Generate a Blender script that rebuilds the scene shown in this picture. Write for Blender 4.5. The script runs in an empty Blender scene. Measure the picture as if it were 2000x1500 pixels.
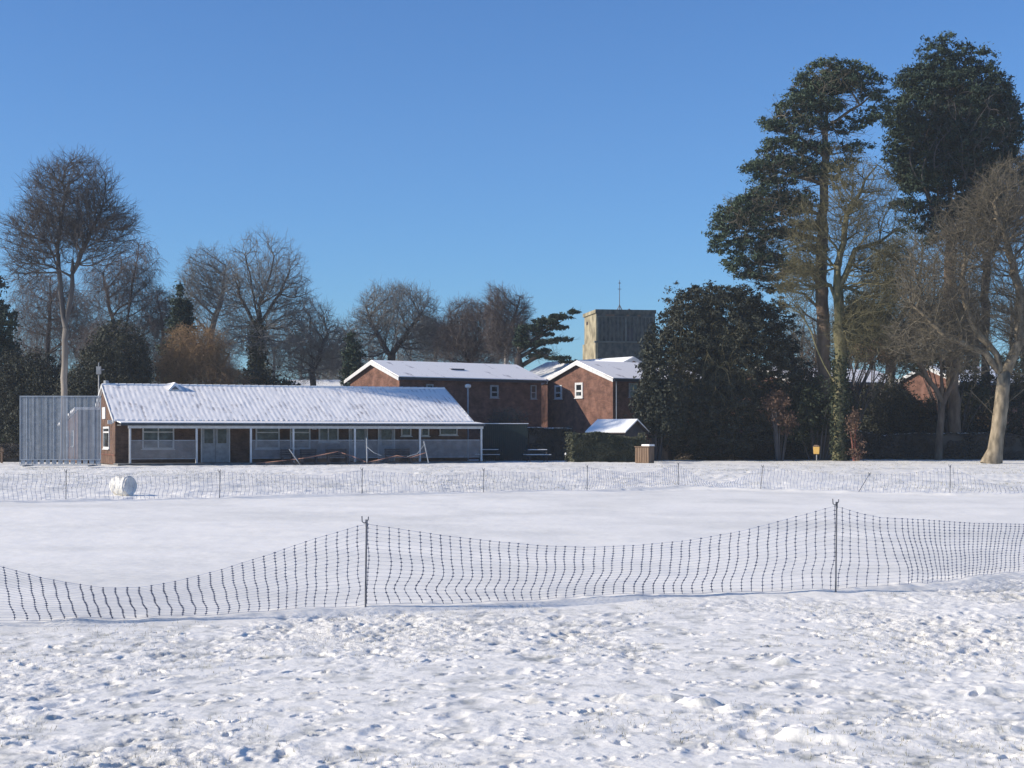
import bpy, math, random
import numpy as np
from mathutils import Vector, Matrix
R = math.radians
random.seed(7); RNG = np.random.default_rng(7)
sc = bpy.context.scene
col = sc.collection

# ------------------------------------------------------------------ camera, sky, sun, exposure
FPX, CX, HY, CH = 3000.0, 1000.0, 850.0, 1.70        # focal length and horizon in photo pixels, eye height
cam = bpy.data.cameras.new('camera'); co = bpy.data.objects.new('camera', cam); col.objects.link(co)
co.location = (0, 0, CH); co.rotation_euler = (R(90), 0, 0)
cam.sensor_width = 36; cam.lens = 36 * FPX / 2000; cam.shift_y = 100 / 2000
cam.clip_start = 0.3; cam.clip_end = 6000
sc.camera = co

SUN_EL = 24.0
sdir = Vector((-0.985, -0.17, 0)).normalized()          # horizontal direction towards the sun
az = math.atan2(sdir.x, sdir.y)                         # clockwise from +Y
w = bpy.data.worlds.new('World'); sc.world = w; w.use_nodes = True
wn = w.node_tree; wn.nodes.clear()
sky = wn.nodes.new('ShaderNodeTexSky'); sky.sky_type = 'NISHITA'; sky.sun_disc = False
sky.sun_elevation = R(SUN_EL); sky.sun_rotation = az
sky.altitude = 0; sky.air_density = 1.0; sky.dust_density = 0.25; sky.ozone_density = 3.0
bg = wn.nodes.new('ShaderNodeBackground'); bg.inputs[1].default_value = 0.10
wo = wn.nodes.new('ShaderNodeOutputWorld')
tint = wn.nodes.new('ShaderNodeVectorMath'); tint.operation = 'MULTIPLY'; tint.inputs[1].default_value = (0.43, 0.675, 0.985)   # clear cold winter blue
wn.links.new(sky.outputs[0], tint.inputs[0]); wn.links.new(tint.outputs[0], bg.inputs[0]); wn.links.new(bg.outputs[0], wo.inputs[0])
sl = bpy.data.lights.new('sun', 'SUN'); sl.energy = 4.3; sl.angle = R(0.5); sl.color = (1, 0.885, 0.72)
so = bpy.data.objects.new('sun', sl); col.objects.link(so)
tosun = Vector((sdir.x * math.cos(R(SUN_EL)), sdir.y * math.cos(R(SUN_EL)), math.sin(R(SUN_EL))))
so.rotation_euler = tosun.to_track_quat('Z', 'Y').to_euler()
so.location = (-40, 0, 60)
sc.view_settings.view_transform = 'Standard'; sc.view_settings.look = 'None'
sc.view_settings.exposure = 0.61; sc.view_settings.gamma = 1.0

# ------------------------------------------------------------------ helpers
def P(px, py, D):                                       # photo pixel at distance D -> world point
    return Vector(((px - CX) * D / FPX, D, CH + (HY - py) * D / FPX))
def tag(o, label=None, cat=None, group=None, kind=None):
    if label: o['label'] = label
    if cat: o['category'] = cat
    if group: o['group'] = group
    if kind: o['kind'] = kind
    return o
def empty(name, loc, rz=0, label=None, cat=None, group=None):
    o = bpy.data.objects.new(name, None); col.objects.link(o)
    o.location = loc; o.rotation_euler = (0, 0, rz); o.empty_display_size = .3
    return tag(o, label, cat, group)
def npmesh(name, V, F, mat, parent=None, smooth=False):
    """V (n,3); F list of arrays (m,k)"""
    me = bpy.data.meshes.new(name)
    V = np.asarray(V, dtype=np.float32)
    if not isinstance(F, list): F = [F]
    F = [np.asarray(f, dtype=np.int32) for f in F if len(f)]
    li = np.concatenate([f.ravel() for f in F])
    ln = np.concatenate([np.full(len(f), f.shape[1], dtype=np.int32) for f in F])
    st = np.concatenate([[0], np.cumsum(ln)[:-1]]).astype(np.int32)
    me.vertices.add(len(V)); me.vertices.foreach_set('co', V.ravel())
    me.loops.add(len(li)); me.loops.foreach_set('vertex_index', li)
    me.polygons.add(len(ln)); me.polygons.foreach_set('loop_start', st); me.polygons.foreach_set('loop_total', ln)
    if smooth: me.polygons.foreach_set('use_smooth', np.ones(len(ln), dtype=bool))
    me.update(calc_edges=True)
    if mat: me.materials.append(mat)
    o = bpy.data.objects.new(name, me); col.objects.link(o)
    if parent: o.parent = parent
    return o
class MB:
    def __init__(s): s.v = []; s.f = []
    def add(s, vs, fs):
        b = len(s.v); s.v += [tuple(v) for v in vs]; s.f += [tuple(i + b for i in f) for f in fs]; return s
    def box(s, x0, x1, y0, y1, z0, z1, M=None):
        vs = [Vector((x, y, z)) for z in (z0, z1) for y in (y0, y1) for x in (x0, x1)]
        if M: vs = [M @ v for v in vs]
        return s.add(vs, [(0, 2, 3, 1), (4, 5, 7, 6), (0, 1, 5, 4), (2, 6, 7, 3), (0, 4, 6, 2), (1, 3, 7, 5)])
    def prism(s, poly, a0, a1, axis='x'):
        """extrude polygon [(u,v)] along an axis; axis x: (u,v)=(y,z); y: (x,z); z:(x,y)"""
        def m(a, u, v): return {'x': (a, u, v), 'y': (u, a, v), 'z': (u, v, a)}[axis]
        n = len(poly); vs = [m(a0, *p) for p in poly] + [m(a1, *p) for p in poly]
        fs = [tuple(range(n))[::-1], tuple(range(n, 2 * n))] + [(i, (i + 1) % n, n + (i + 1) % n, n + i) for i in range(n)]
        return s.add(vs, fs)
    def tube(s, pts, rads, k=8, cap=True):
        pts = [Vector(p) for p in pts]
        if not hasattr(rads, '__len__'): rads = [rads] * len(pts)
        vs = []; ref = None
        for i, p in enumerate(pts):
            d = (pts[min(i + 1, len(pts) - 1)] - pts[max(i - 1, 0)]).normalized()
            if ref is None: ref = Vector((0, 1, 0)) if abs(d.y) < .9 else Vector((1, 0, 0))
            a = d.cross(ref).normalized(); b = d.cross(a)
            vs += [p + (a * math.cos(t) + b * math.sin(t)) * rads[i] for t in [2 * math.pi * j / k for j in range(k)]]
        fs = [(i * k + j, i * k + (j + 1) % k, (i + 1) * k + (j + 1) % k, (i + 1) * k + j) for i in range(len(pts) - 1) for j in range(k)]
        if cap: fs += [tuple(range(k))[::-1], tuple(range((len(pts) - 1) * k, len(pts) * k))]
        return s.add(vs, fs)
    def build(s, name, mat, parent=None, smooth=False, bevel=0):
        me = bpy.data.meshes.new(name); me.from_pydata(s.v, [], s.f)
        if smooth:
            for p in me.polygons: p.use_smooth = True
        me.materials.append(mat); me.update()
        o = bpy.data.objects.new(name, me); col.objects.link(o)
        if parent: o.parent = parent
        if bevel:
            m = o.modifiers.new('bevel', 'BEVEL'); m.width = bevel; m.segments = 2; m.limit_method = 'ANGLE'
        return o

# value noise
def _hash(ix, iy, seed):
    h = (ix.astype(np.int64) * 374761393 + iy.astype(np.int64) * 668265263 + seed * 1274126177) & 0xffffffff
    h = ((h ^ (h >> 13)) * 1274126177) & 0xffffffff
    return ((h ^ (h >> 16)) & 0xffffff) / float(0xffffff)
def vnoise(x, y, seed=0):
    ix = np.floor(x); iy = np.floor(y); fx = x - ix; fy = y - iy
    fx = fx * fx * (3 - 2 * fx); fy = fy * fy * (3 - 2 * fy)
    a = _hash(ix, iy, seed); b = _hash(ix + 1, iy, seed); c = _hash(ix, iy + 1, seed); d = _hash(ix + 1, iy + 1, seed)
    return (a * (1 - fx) + b * fx) * (1 - fy) + (c * (1 - fx) + d * fx) * fy - .5
def fbm(x, y, oct=4, seed=0):
    s = 0; a = 1
    for o in range(oct):
        s = s + a * vnoise(x, y, seed + o * 17); x = x * 2.03 + 5.1; y = y * 2.03 + 3.7; a *= .5
    return s

# ------------------------------------------------------------------ materials
def new_mat(name):
    m = bpy.data.materials.new(name); m.use_nodes = True
    nt = m.node_tree; b = nt.nodes['Principled BSDF']
    return m, nt, b
def L(nt, a, b): nt.links.new(a, b)
def mat_noise(name, c1, c2, scale=3, rough=.8, bump=0, bscale=20, spec=.3, detail=4, metal=0, lo=.35, hi=.65, coord='Object', stretch=None):
    m, nt, b = new_mat(name)
    tc = nt.nodes.new('ShaderNodeTexCoord'); src = tc.outputs[coord]
    if stretch:
        mp = nt.nodes.new('ShaderNodeMapping'); mp.inputs['Scale'].default_value = stretch; L(nt, src, mp.inputs[0]); src = mp.outputs[0]
    n = nt.nodes.new('ShaderNodeTexNoise'); n.inputs['Scale'].default_value = scale; n.inputs['Detail'].default_value = detail
    L(nt, src, n.inputs['Vector'])
    r = nt.nodes.new('ShaderNodeValToRGB'); r.color_ramp.elements[0].position = lo; r.color_ramp.elements[1].position = hi
    r.color_ramp.elements[0].color = (*c1, 1); r.color_ramp.elements[1].color = (*c2, 1)
    L(nt, n.outputs[0], r.inputs[0]); L(nt, r.outputs[0], b.inputs['Base Color'])
    b.inputs['Roughness'].default_value = rough; b.inputs['Specular IOR Level'].default_value = spec; b.inputs['Metallic'].default_value = metal
    if bump:
        n2 = nt.nodes.new('ShaderNodeTexNoise'); n2.inputs['Scale'].default_value = bscale; n2.inputs['Detail'].default_value = 5; L(nt, src, n2.inputs['Vector'])
        bp = nt.nodes.new('ShaderNodeBump'); bp.inputs['Strength'].default_value = bump; bp.inputs['Distance'].default_value = .03
        L(nt, n2.outputs[0], bp.inputs['Height']); L(nt, bp.outputs[0], b.inputs['Normal'])
    return m
def mat_brick(name, c1, c2, mortar):
    m, nt, b = new_mat(name)
    tc = nt.nodes.new('ShaderNodeTexCoord'); sp = nt.nodes.new('ShaderNodeSeparateXYZ'); L(nt, tc.outputs['Object'], sp.inputs[0])
    ad = nt.nodes.new('ShaderNodeMath'); L(nt, sp.outputs[0], ad.inputs[0]); L(nt, sp.outputs[1], ad.inputs[1])
    cb = nt.nodes.new('ShaderNodeCombineXYZ'); L(nt, ad.outputs[0], cb.inputs[0]); L(nt, sp.outputs[2], cb.inputs[1])
    bt = nt.nodes.new('ShaderNodeTexBrick'); L(nt, cb.outputs[0], bt.inputs['Vector'])
    bt.inputs['Color1'].default_value = (*c1, 1); bt.inputs['Color2'].default_value = (*c2, 1); bt.inputs['Mortar'].default_value = (*mortar, 1)
    bt.inputs['Scale'].default_value = 1; bt.inputs['Brick Width'].default_value = .225; bt.inputs['Row Height'].default_value = .075
    bt.inputs['Mortar Size'].default_value = .008; bt.inputs['Bias'].default_value = -.1
    n = nt.nodes.new('ShaderNodeTexNoise'); n.inputs['Scale'].default_value = 1.6; n.inputs['Detail'].default_value = 7; n.inputs['Roughness'].default_value = .65; L(nt, tc.outputs['Object'], n.inputs['Vector'])
    mr = nt.nodes.new('ShaderNodeMapRange'); mr.inputs[1].default_value = .32; mr.inputs[2].default_value = .68; mr.inputs[3].default_value = .5; mr.inputs[4].default_value = 1.45
    L(nt, n.outputs[0], mr.inputs[0])
    mx = nt.nodes.new('ShaderNodeVectorMath'); mx.operation = 'SCALE'; L(nt, bt.outputs[0], mx.inputs[0]); L(nt, mr.outputs[0], mx.inputs['Scale'])
    L(nt, mx.outputs[0], b.inputs['Base Color']); b.inputs['Roughness'].default_value = .9; b.inputs['Specular IOR Level'].default_value = .2
    return m
def mat_snowroof(name, thin=(.16, .14, .14), amount=.42, per=.3, skew=.0):
    """snow lying on tiles: the tile courses and rolls show through as thin bare streaks"""
    m, nt, b = new_mat(name)
    tc = nt.nodes.new('ShaderNodeTexCoord')
    sp = nt.nodes.new('ShaderNodeSeparateXYZ'); L(nt, tc.outputs['Object'], sp.inputs[0])
    n = nt.nodes.new('ShaderNodeTexNoise'); n.inputs['Scale'].default_value = .8; n.inputs['Detail'].default_value = 6; n.inputs['Roughness'].default_value = .65
    L(nt, tc.outputs['Object'], n.inputs['Vector'])
    mp = nt.nodes.new('ShaderNodeMapping'); mp.inputs['Scale'].default_value = (5.0, 1.1, 1.1); L(nt, tc.outputs['Object'], mp.inputs[0])
    n3 = nt.nodes.new('ShaderNodeTexNoise'); n3.inputs['Scale'].default_value = 1.2; n3.inputs['Detail'].default_value = 4; L(nt, mp.outputs[0], n3.inputs['Vector'])
    # saw wave along the roof: bare lee side of every tile roll
    mu = nt.nodes.new('ShaderNodeMath'); mu.operation = 'MULTIPLY'; mu.inputs[1].default_value = 2 * math.pi / per; L(nt, sp.outputs[0], mu.inputs[0])
    my = nt.nodes.new('ShaderNodeMath'); my.operation = 'MULTIPLY_ADD'; my.inputs[1].default_value = skew; L(nt, sp.outputs[1], my.inputs[0]); L(nt, mu.outputs[0], my.inputs[2])
    si = nt.nodes.new('ShaderNodeMath'); si.operation = 'SINE'; L(nt, my.outputs[0], si.inputs[0])
    a1 = nt.nodes.new('ShaderNodeMath'); a1.operation = 'MULTIPLY_ADD'; a1.inputs[1].default_value = .09; L(nt, si.outputs[0], a1.inputs[0]); L(nt, n.outputs[0], a1.inputs[2])
    a2 = nt.nodes.new('ShaderNodeMath'); a2.operation = 'MULTIPLY_ADD'; a2.inputs[1].default_value = .5; L(nt, n3.outputs[0], a2.inputs[0]); L(nt, a1.outputs[0], a2.inputs[2])
    r = nt.nodes.new('ShaderNodeValToRGB'); e = r.color_ramp.elements
    e[0].position = amount + .18; e[0].color = (*thin, 1); e[1].position = amount + .40; e[1].color = (.85, .84, .84, 1)
    L(nt, a2.outputs[0], r.inputs[0]); L(nt, r.outputs[0], b.inputs['Base Color'])
    b.inputs['Roughness'].default_value = .8; b.inputs['Specular IOR Level'].default_value = .2
    return m
SNOWC = (.80, .82, .86)
M = {}
M['old_snow'] = mat_noise('dirty_rolled_snow', (.50, .49, .46), (.74, .73, .70), 5, .8, .8, 12, .2)
M['snow'] = mat_noise('snow', (.81, .80, .80), (.86, .85, .84), 2.5, .75, .35, 14, .25)
M['brick'] = mat_brick('red_brick', (.125, .055, .040), (.18, .082, .058), (.15, .12, .105))
M['brick_pav'] = mat_brick('brown_brick', (.085, .045, .034), (.13, .072, .048), (.11, .09, .075))
M['white'] = mat_noise('white_paint', (.50, .51, .52), (.60, .61, .62), 4, .45, 0, spec=.4)
M['grey_white'] = mat_noise('aged_white_paint', (.26, .28, .30), (.36, .38, .41), 5, .5)
M['fascia'] = mat_noise('dark_fascia', (.03, .035, .045), (.05, .055, .07), 4, .4)
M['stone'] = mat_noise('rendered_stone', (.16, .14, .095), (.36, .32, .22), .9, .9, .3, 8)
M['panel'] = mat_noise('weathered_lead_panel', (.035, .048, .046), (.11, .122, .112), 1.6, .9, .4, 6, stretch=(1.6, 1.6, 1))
M['louvre'] = mat_noise('grey_green_louvre', (.08, .10, .095), (.14, .16, .15), 2, .7)
M['metal'] = mat_noise('grey_metal', (.22, .23, .24), (.32, .33, .34), 6, .5, metal=.3)
M['dark_metal'] = mat_noise('dark_metal', (.08, .085, .10), (.14, .145, .17), 9, .5)
M['pale_pole'] = mat_noise('pale_pole', (.30, .27, .25), (.46, .42, .39), 2.5, .7)
M['tile'] = mat_noise('brown_roof_tile', (.05, .04, .04), (.09, .07, .065), 3, .85)
M['wood'] = mat_noise('weathered_wood', (.13, .085, .058), (.21, .145, .10), 2, .85, stretch=(8, 8, .6))
M['dark_wood'] = mat_noise('dark_stained_wood', (.035, .035, .04), (.07, .065, .07), 3, .8)
M['green_fence'] = mat_noise('dark_green_boards', (.010, .022, .024), (.018, .036, .036), 3, .8, stretch=(9, 9, .5))
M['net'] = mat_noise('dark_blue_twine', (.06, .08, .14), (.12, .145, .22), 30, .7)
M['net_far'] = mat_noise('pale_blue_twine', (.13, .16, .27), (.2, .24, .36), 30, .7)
M['net_thin'] = mat_noise('faded_blue_twine', (.24, .29, .42), (.34, .39, .52), 20, .7)
M['orange'] = mat_noise('faded_orange_netting', (.20, .10, .08), (.30, .16, .12), 8, .7)
M['yellow'] = mat_noise('ochre_plastic', (.50, .30, .07), (.62, .40, .12), 5, .5)
M['mesh'] = mat_noise('pale_blue_mesh', (.27, .31, .36), (.36, .40, .45), 3, .6)
M['rail'] = mat_noise('pale_rail_mesh', (.22, .235, .26), (.30, .32, .35), 3, .6)
M['floor'] = mat_noise('damp_concrete', (.10, .10, .10), (.18, .18, .18), 2, .8)
M['ceiling'] = mat_noise('soffit_board', (.18, .18, .19), (.26, .26, .27), 2, .8)
def mat_glass():
    m, nt, b = new_mat('window_glass')
    tc = nt.nodes.new('ShaderNodeTexCoord'); n = nt.nodes.new('ShaderNodeTexNoise'); n.inputs['Scale'].default_value = 1.7; L(nt, tc.outputs['Object'], n.inputs['Vector'])
    r = nt.nodes.new('ShaderNodeValToRGB'); r.color_ramp.elements[0].color = (.012, .016, .02, 1); r.color_ramp.elements[1].color = (.10, .13, .14, 1)
    r.color_ramp.elements[0].position = .45; r.color_ramp.elements[1].position = .68
    L(nt, n.outputs[0], r.inputs[0]); L(nt, r.outputs[0], b.inputs['Base Color']); b.inputs['Roughness'].default_value = .12
    return m
M['glass'] = mat_glass()
def bark(name, c1, c2, s=1.2): return mat_noise(name, c1, c2, s, .9, .5, 14, .15, stretch=(3, 3, 1))
M['bark_dark'] = bark('dark_bark', (.045, .04, .04), (.10, .085, .075))
M['bark_grey'] = bark('grey_bark', (.09, .085, .08), (.19, .175, .155))
M['bark_green'] = bark('mossy_bark', (.08, .085, .045), (.19, .17, .10))
M['bark_lit_trunk'] = bark('pale_grey_bark', (.12, .11, .10), (.30, .265, .235), .5)
def bark_height():  # sunlight on the lower trunk painted into the bark: pale below, darker above
    m, nt, b = new_mat('bark_sunlit_below'); tc = nt.nodes.new('ShaderNodeTexCoord'); sp = nt.nodes.new('ShaderNodeSeparateXYZ'); L(nt, tc.outputs['Object'], sp.inputs[0])
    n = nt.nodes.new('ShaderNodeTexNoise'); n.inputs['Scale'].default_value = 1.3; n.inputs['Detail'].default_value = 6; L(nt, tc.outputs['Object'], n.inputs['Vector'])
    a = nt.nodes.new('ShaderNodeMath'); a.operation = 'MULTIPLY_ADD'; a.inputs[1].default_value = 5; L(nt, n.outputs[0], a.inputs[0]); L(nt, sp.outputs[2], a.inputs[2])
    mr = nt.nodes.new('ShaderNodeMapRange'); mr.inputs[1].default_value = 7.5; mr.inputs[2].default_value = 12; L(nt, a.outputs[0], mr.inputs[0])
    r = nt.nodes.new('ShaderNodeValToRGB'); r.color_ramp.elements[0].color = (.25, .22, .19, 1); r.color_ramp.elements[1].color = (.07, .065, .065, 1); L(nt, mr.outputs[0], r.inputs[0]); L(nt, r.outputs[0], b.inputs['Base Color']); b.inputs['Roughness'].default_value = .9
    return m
M['bark_lit_trunk'] = bark_height()
M['bark_red'] = bark('red_brown_bark', (.10, .075, .058), (.19, .145, .11))
M['bark_tan'] = bark('tan_bark', (.13, .11, .08), (.33, .275, .20))
M['bark_birch'] = bark('white_birch_bark', (.34, .31, .29), (.60, .56, .52))
M['twig_dark'] = bark('dark_twig', (.062, .058, .060), (.12, .112, .112))
M['twig_purple'] = bark('purple_brown_twig', (.085, .072, .072), (.17, .15, .148))
M['twig_grey'] = bark('grey_twig', (.11, .112, .112), (.21, .213, .212))
M['twig_brown'] = bark('brown_twig', (.085, .075, .055), (.17, .15, .115))
M['twig_olive'] = bark('olive_twig', (.09, .085, .045), (.18, .165, .10))
M['twig_orange'] = bark('orange_willow_twig', (.19, .13, .075), (.33, .225, .135))
M['twig_red'] = bark('red_stem', (.16, .06, .05), (.28, .12, .10))
def leafm(name, c1, c2, s=.6): return mat_noise(name, c1, c2, s, .7, 0, spec=.25, detail=6, lo=.3, hi=.7)
M['pine'] = leafm('pine_needles', (.022, .042, .030), (.07, .10, .06))
M['fir'] = leafm('dark_conifer_needles', (.016, .032, .026), (.045, .07, .045))
M['holly'] = leafm('dark_evergreen_leaf', (.020, .028, .022), (.055, .058, .042))
M['ivy'] = leafm('ivy_leaf', (.018, .028, .016), (.045, .055, .030))
M['hedge'] = leafm('hedge_leaf', (.045, .05, .045), (.12, .10, .085), .8)
M['hedge_green'] = leafm('green_hedge_leaf', (.045, .055, .035), (.12, .12, .075), .9)
M['rust'] = leafm('rust_brown_leaf', (.08, .05, .035), (.17, .105, .075), .9)

# ------------------------------------------------------------------ ground
def line_table(tab):                                     # photo base line of a fence -> (x, D)
    pts = [( (px - CX) / FPX * (FPX * CH / (py - HY)), FPX * CH / (py - HY)) for px, py in tab]
    return np.array(pts)
NEAR = line_table([(-900, 1330), (-400, 1262), (0, 1219), (200, 1212), (420, 1203), (570, 1193), (715, 1185), (860, 1180), (1100, 1168), (1340, 1161), (1632, 1155), (1760, 1147), (1880, 1133), (2000, 1118), (2400, 1085)])
FAR = line_table([(-400, 990), (0, 983), (200, 979), (430, 975), (708, 968), (945, 963), (1145, 960), (1325, 952), (1483, 958), (1640, 962), (1855, 967), (2000, 968), (2400, 972)])
def ground():
    # rows by distance, columns fan out with distance so that detail is even in every direction
    ys = np.concatenate([np.linspace(-40, 5, 12), np.linspace(5.5, 7, 10)[:-1], np.geomspace(7, 20, 520)[:-1], np.geomspace(20, 60, 260)[:-1], np.geomspace(60, 115, 60)[:-1], np.geomspace(115, 3500, 26)])
    us = np.concatenate([-np.geomspace(8, 1.06, 14), np.linspace(-1, 1, 760), np.geomspace(1.06, 8, 14)])
    U, Y = np.meshgrid(us, ys); X = U * (0.36 * np.maximum(Y, 0) + 2.0)
    nearD = np.interp(X, NEAR[:, 0], NEAR[:, 1]); farD = np.interp(X, FAR[:, 0], FAR[:, 1])
    fg = 1 / (1 + np.exp((Y - nearD + .35) * 6)); bgd = 1 / (1 + np.exp(-(Y - farD - .1) * 5))
    Z = fbm(X * .08, Y * .08, 2, 5) * .10 * np.clip((Y - 6) / 10, 0, 1)
    Z += fbm(X * .9, Y * .5, 3, 77) * .012
    # trodden snow: sharp small lumps and dimples
    patch = np.clip(.55 + 1.6 * fbm(X * .55, Y * .3, 2, 31), .15, 1.25)
    lum = fbm(X * 7.5, Y * 5.5, 3, 11); lum2 = fbm(X * 15, Y * 12, 3, 3)
    dim = -np.clip(fbm(X * 6.5, Y * 4.0, 3, 91) - .30, 0, 1)
    Z += fg * patch * (fbm(X * 3.1, Y * 2.3, 3, 404) * .020 + lum * .015 + lum2 * .014 + fbm(X * 30, Y * 24, 2, 303) * .009 + dim * .10)
    Z += bgd * (fbm(X * 1.6, Y * .8, 4, 51) * .05 + fbm(X * 5, Y * 2.5, 3, 8) * .03) * np.clip((130 - Y) / 60, 0, 1)
    mid = (1 - fg) * (1 - bgd); Z += mid * (fbm(X * 1.1, Y * 1.6, 4, 21) * .014 + fbm(X * 5, Y * 9, 3, 23) * .005)
    # footprints
    rng = np.random.default_rng(5)
    def stamp(cx, cy, a, b, ang, depth, rim=.35):
        r0 = np.searchsorted(ys, cy - 3 * a); r1 = np.searchsorted(ys, cy + 3 * a)
        if r1 <= r0: return
        wdt = .36 * cy + 2; c0 = np.searchsorted(us, (cx - 3 * a) / wdt - .003); c1 = np.searchsorted(us, (cx + 3 * a) / wdt + .003)
        x = X[r0:r1, c0:c1] - cx; y = Y[r0:r1, c0:c1] - cy; c, s = math.cos(ang), math.sin(ang)
        q = ((x * c + y * s) / a) ** 2 + ((-x * s + y * c) / b) ** 2
        Z[r0:r1, c0:c1] += -depth * np.exp(-q ** 2 * 1.2) + depth * rim * np.exp(-(np.sqrt(q) - 1.45) ** 2 * 7)
    def walk(x, y, ang, n, stepl=.62, depth=.013):
        for i in range(n):
            sd = (-1) ** i * .09
            if y < 45 and y > np.interp(x, NEAR[:, 0], NEAR[:, 1]) - .4: break
            stamp(x - math.sin(ang) * sd + rng.normal(0, .03), y + math.cos(ang) * sd + rng.normal(0, .03), .15, .065, ang + rng.normal(0, .15), depth * rng.uniform(.6, 1.2))
            x += math.cos(ang) * stepl; y += math.sin(ang) * stepl; ang += rng.normal(0, .05)
    for k in range(26):
        walk(rng.uniform(-6, 5), rng.uniform(6.5, 16), rng.choice([rng.normal(.15, .35), rng.normal(3.3, .35), rng.normal(1.3, .4)]), rng.integers(6, 16))
    for k in range(1500):
        y = rng.uniform(6.8, 15); x = rng.uniform(-1, 1) * (.36 * y + 1); nd = np.interp(x, NEAR[:, 0], NEAR[:, 1])
        if y < nd - .5: stamp(x, y, rng.uniform(.02, .08), rng.uniform(.012, .03), rng.normal(.25, .5), rng.uniform(.010, .030))
    for k in range(14): walk(rng.uniform(-14, 14), rng.uniform(47, 75), rng.uniform(-.3, .3), 20, .7, .05)
    # piled lumps of scraped snow, drift along the near net
    for (px, py, a, b, h) in [(1305, 1360, .16, .07, .030), (1375, 1372, .11, .07, .05), (1440, 1378, .10, .06, .03), (1560, 1435, .12, .09, .06), (1630, 1441, .16, .06, .035), (1530, 1290, .10, .07, .045), (1940, 1345, .14, .06, .03), (1960, 1425, .2, .07, .035), (640, 1310, .1, .06, .02), (1225, 1360, .1, .05, .03), (60, 1400, .2, .07, .03)]:
        D = FPX * CH / (py - HY); stamp((px - CX) * D / FPX, D, a, b, rng.uniform(-.2, .3), -h, 0)
    Z += .035 * np.exp(-((Y - nearD - .15) / .35) ** 2) * (1 + fbm(X * 3, Y * 3, 3, 9)) * (np.abs(Y) < 40)
    Z += .05 * np.exp(-((Y - farD) / .5) ** 2) * (1 + fbm(X * 1.5, Y * 1.5, 3, 19)) * (Y > 25)
    nr, nc = X.shape
    V = np.stack([X, Y, Z], -1).reshape(-1, 3)
    i = np.arange(nr * nc).reshape(nr, nc)
    F = np.stack([i[:-1, :-1], i[:-1, 1:], i[1:, 1:], i[1:, :-1]], -1).reshape(-1, 4)
    m, nt, b = new_mat('trodden_snow')
    tc = nt.nodes.new('ShaderNodeTexCoord'); sp = nt.nodes.new('ShaderNodeSeparateXYZ'); L(nt, tc.outputs['Object'], sp.inputs[0])
    n = nt.nodes.new('ShaderNodeTexNoise'); n.inputs['Scale'].default_value = 9; n.inputs['Detail'].default_value = 8; n.inputs['Roughness'].default_value = .7; L(nt, tc.outputs['Object'], n.inputs['Vector'])
    at = nt.nodes.new('ShaderNodeAttribute'); at.attribute_name = 'thin'
    ad = nt.nodes.new('ShaderNodeMath'); ad.operation = 'MULTIPLY_ADD'; ad.inputs[1].default_value = .55; L(nt, n.outputs[0], ad.inputs[0]); L(nt, at.outputs['Fac'], ad.inputs[2])
    r = nt.nodes.new('ShaderNodeValToRGB'); e = r.color_ramp.elements
    e[0].position = .32; e[0].color = (.87, .85, .80, 1); e[1].position = .98; e[1].color = (.40, .41, .39, 1)
    L(nt, ad.outputs[0], r.inputs[0]); L(nt, r.outputs[0], b.inputs['Base Color'])
    b.inputs['Roughness'].default_value = .7; b.inputs['Specular IOR Level'].default_value = .3
    b.inputs['Subsurface Weight'].default_value = .25; b.inputs['Subsurface Radius'].default_value = (1, .95, .85); b.inputs['Subsurface Scale'].default_value = .035
    n2 = nt.nodes.new('ShaderNodeTexNoise'); n2.inputs['Scale'].default_value = 20; n2.inputs['Detail'].default_value = 9; n2.inputs['Roughness'].default_value = .68; L(nt, tc.outputs['Object'], n2.inputs['Vector'])
    bp = nt.nodes.new('ShaderNodeBump'); bp.inputs['Distance'].default_value = .035
    ar = nt.nodes.new('ShaderNodeAttribute'); ar.attribute_name = 'trodden'; L(nt, ar.outputs['Fac'], bp.inputs['Strength'])
    L(nt, n2.outputs[0], bp.inputs['Height']); L(nt, bp.outputs[0], b.inputs['Normal'])
    o = npmesh('snow_ground', V, F, m, smooth=True)
    # grass showing through thin snow; shade of the foreground dents is painted in too
    thin = mid * np.clip(.25 * fbm(X * .5, Y * .6, 4, 88) + .12, 0, .35) + fg * np.clip(-(lum * .7 + lum2 * .4) + .08 - dim * 1.5 + .12 * fbm(X * .7, Y * .4, 2, 44), 0, .8) * .9 + bgd * (.10 + .45 * np.clip(fbm(X * .9, Y * .35, 4, 63), 0, 1)) * (Y > 45)
    a = o.data.attributes.new('thin', 'FLOAT', 'POINT'); a.data.foreach_set('value', thin.ravel().astype(np.float32))
    a = o.data.attributes.new('trodden', 'FLOAT', 'POINT'); a.data.foreach_set('value', (.12 + .68 * fg * np.clip(patch, .4, 1.1) + .3 * bgd).ravel().astype(np.float32))
    tag(o, kind='structure')
    return ys, us, Z
GY, GU, GZ = ground()
def gz(x, y):
    r = min(max(np.searchsorted(GY, y), 0), len(GY) - 1); u = x / (.36 * max(y, 0) + 2); c = min(max(np.searchsorted(GU, u), 0), len(GU) - 1)
    return float(GZ[r, c])

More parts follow.
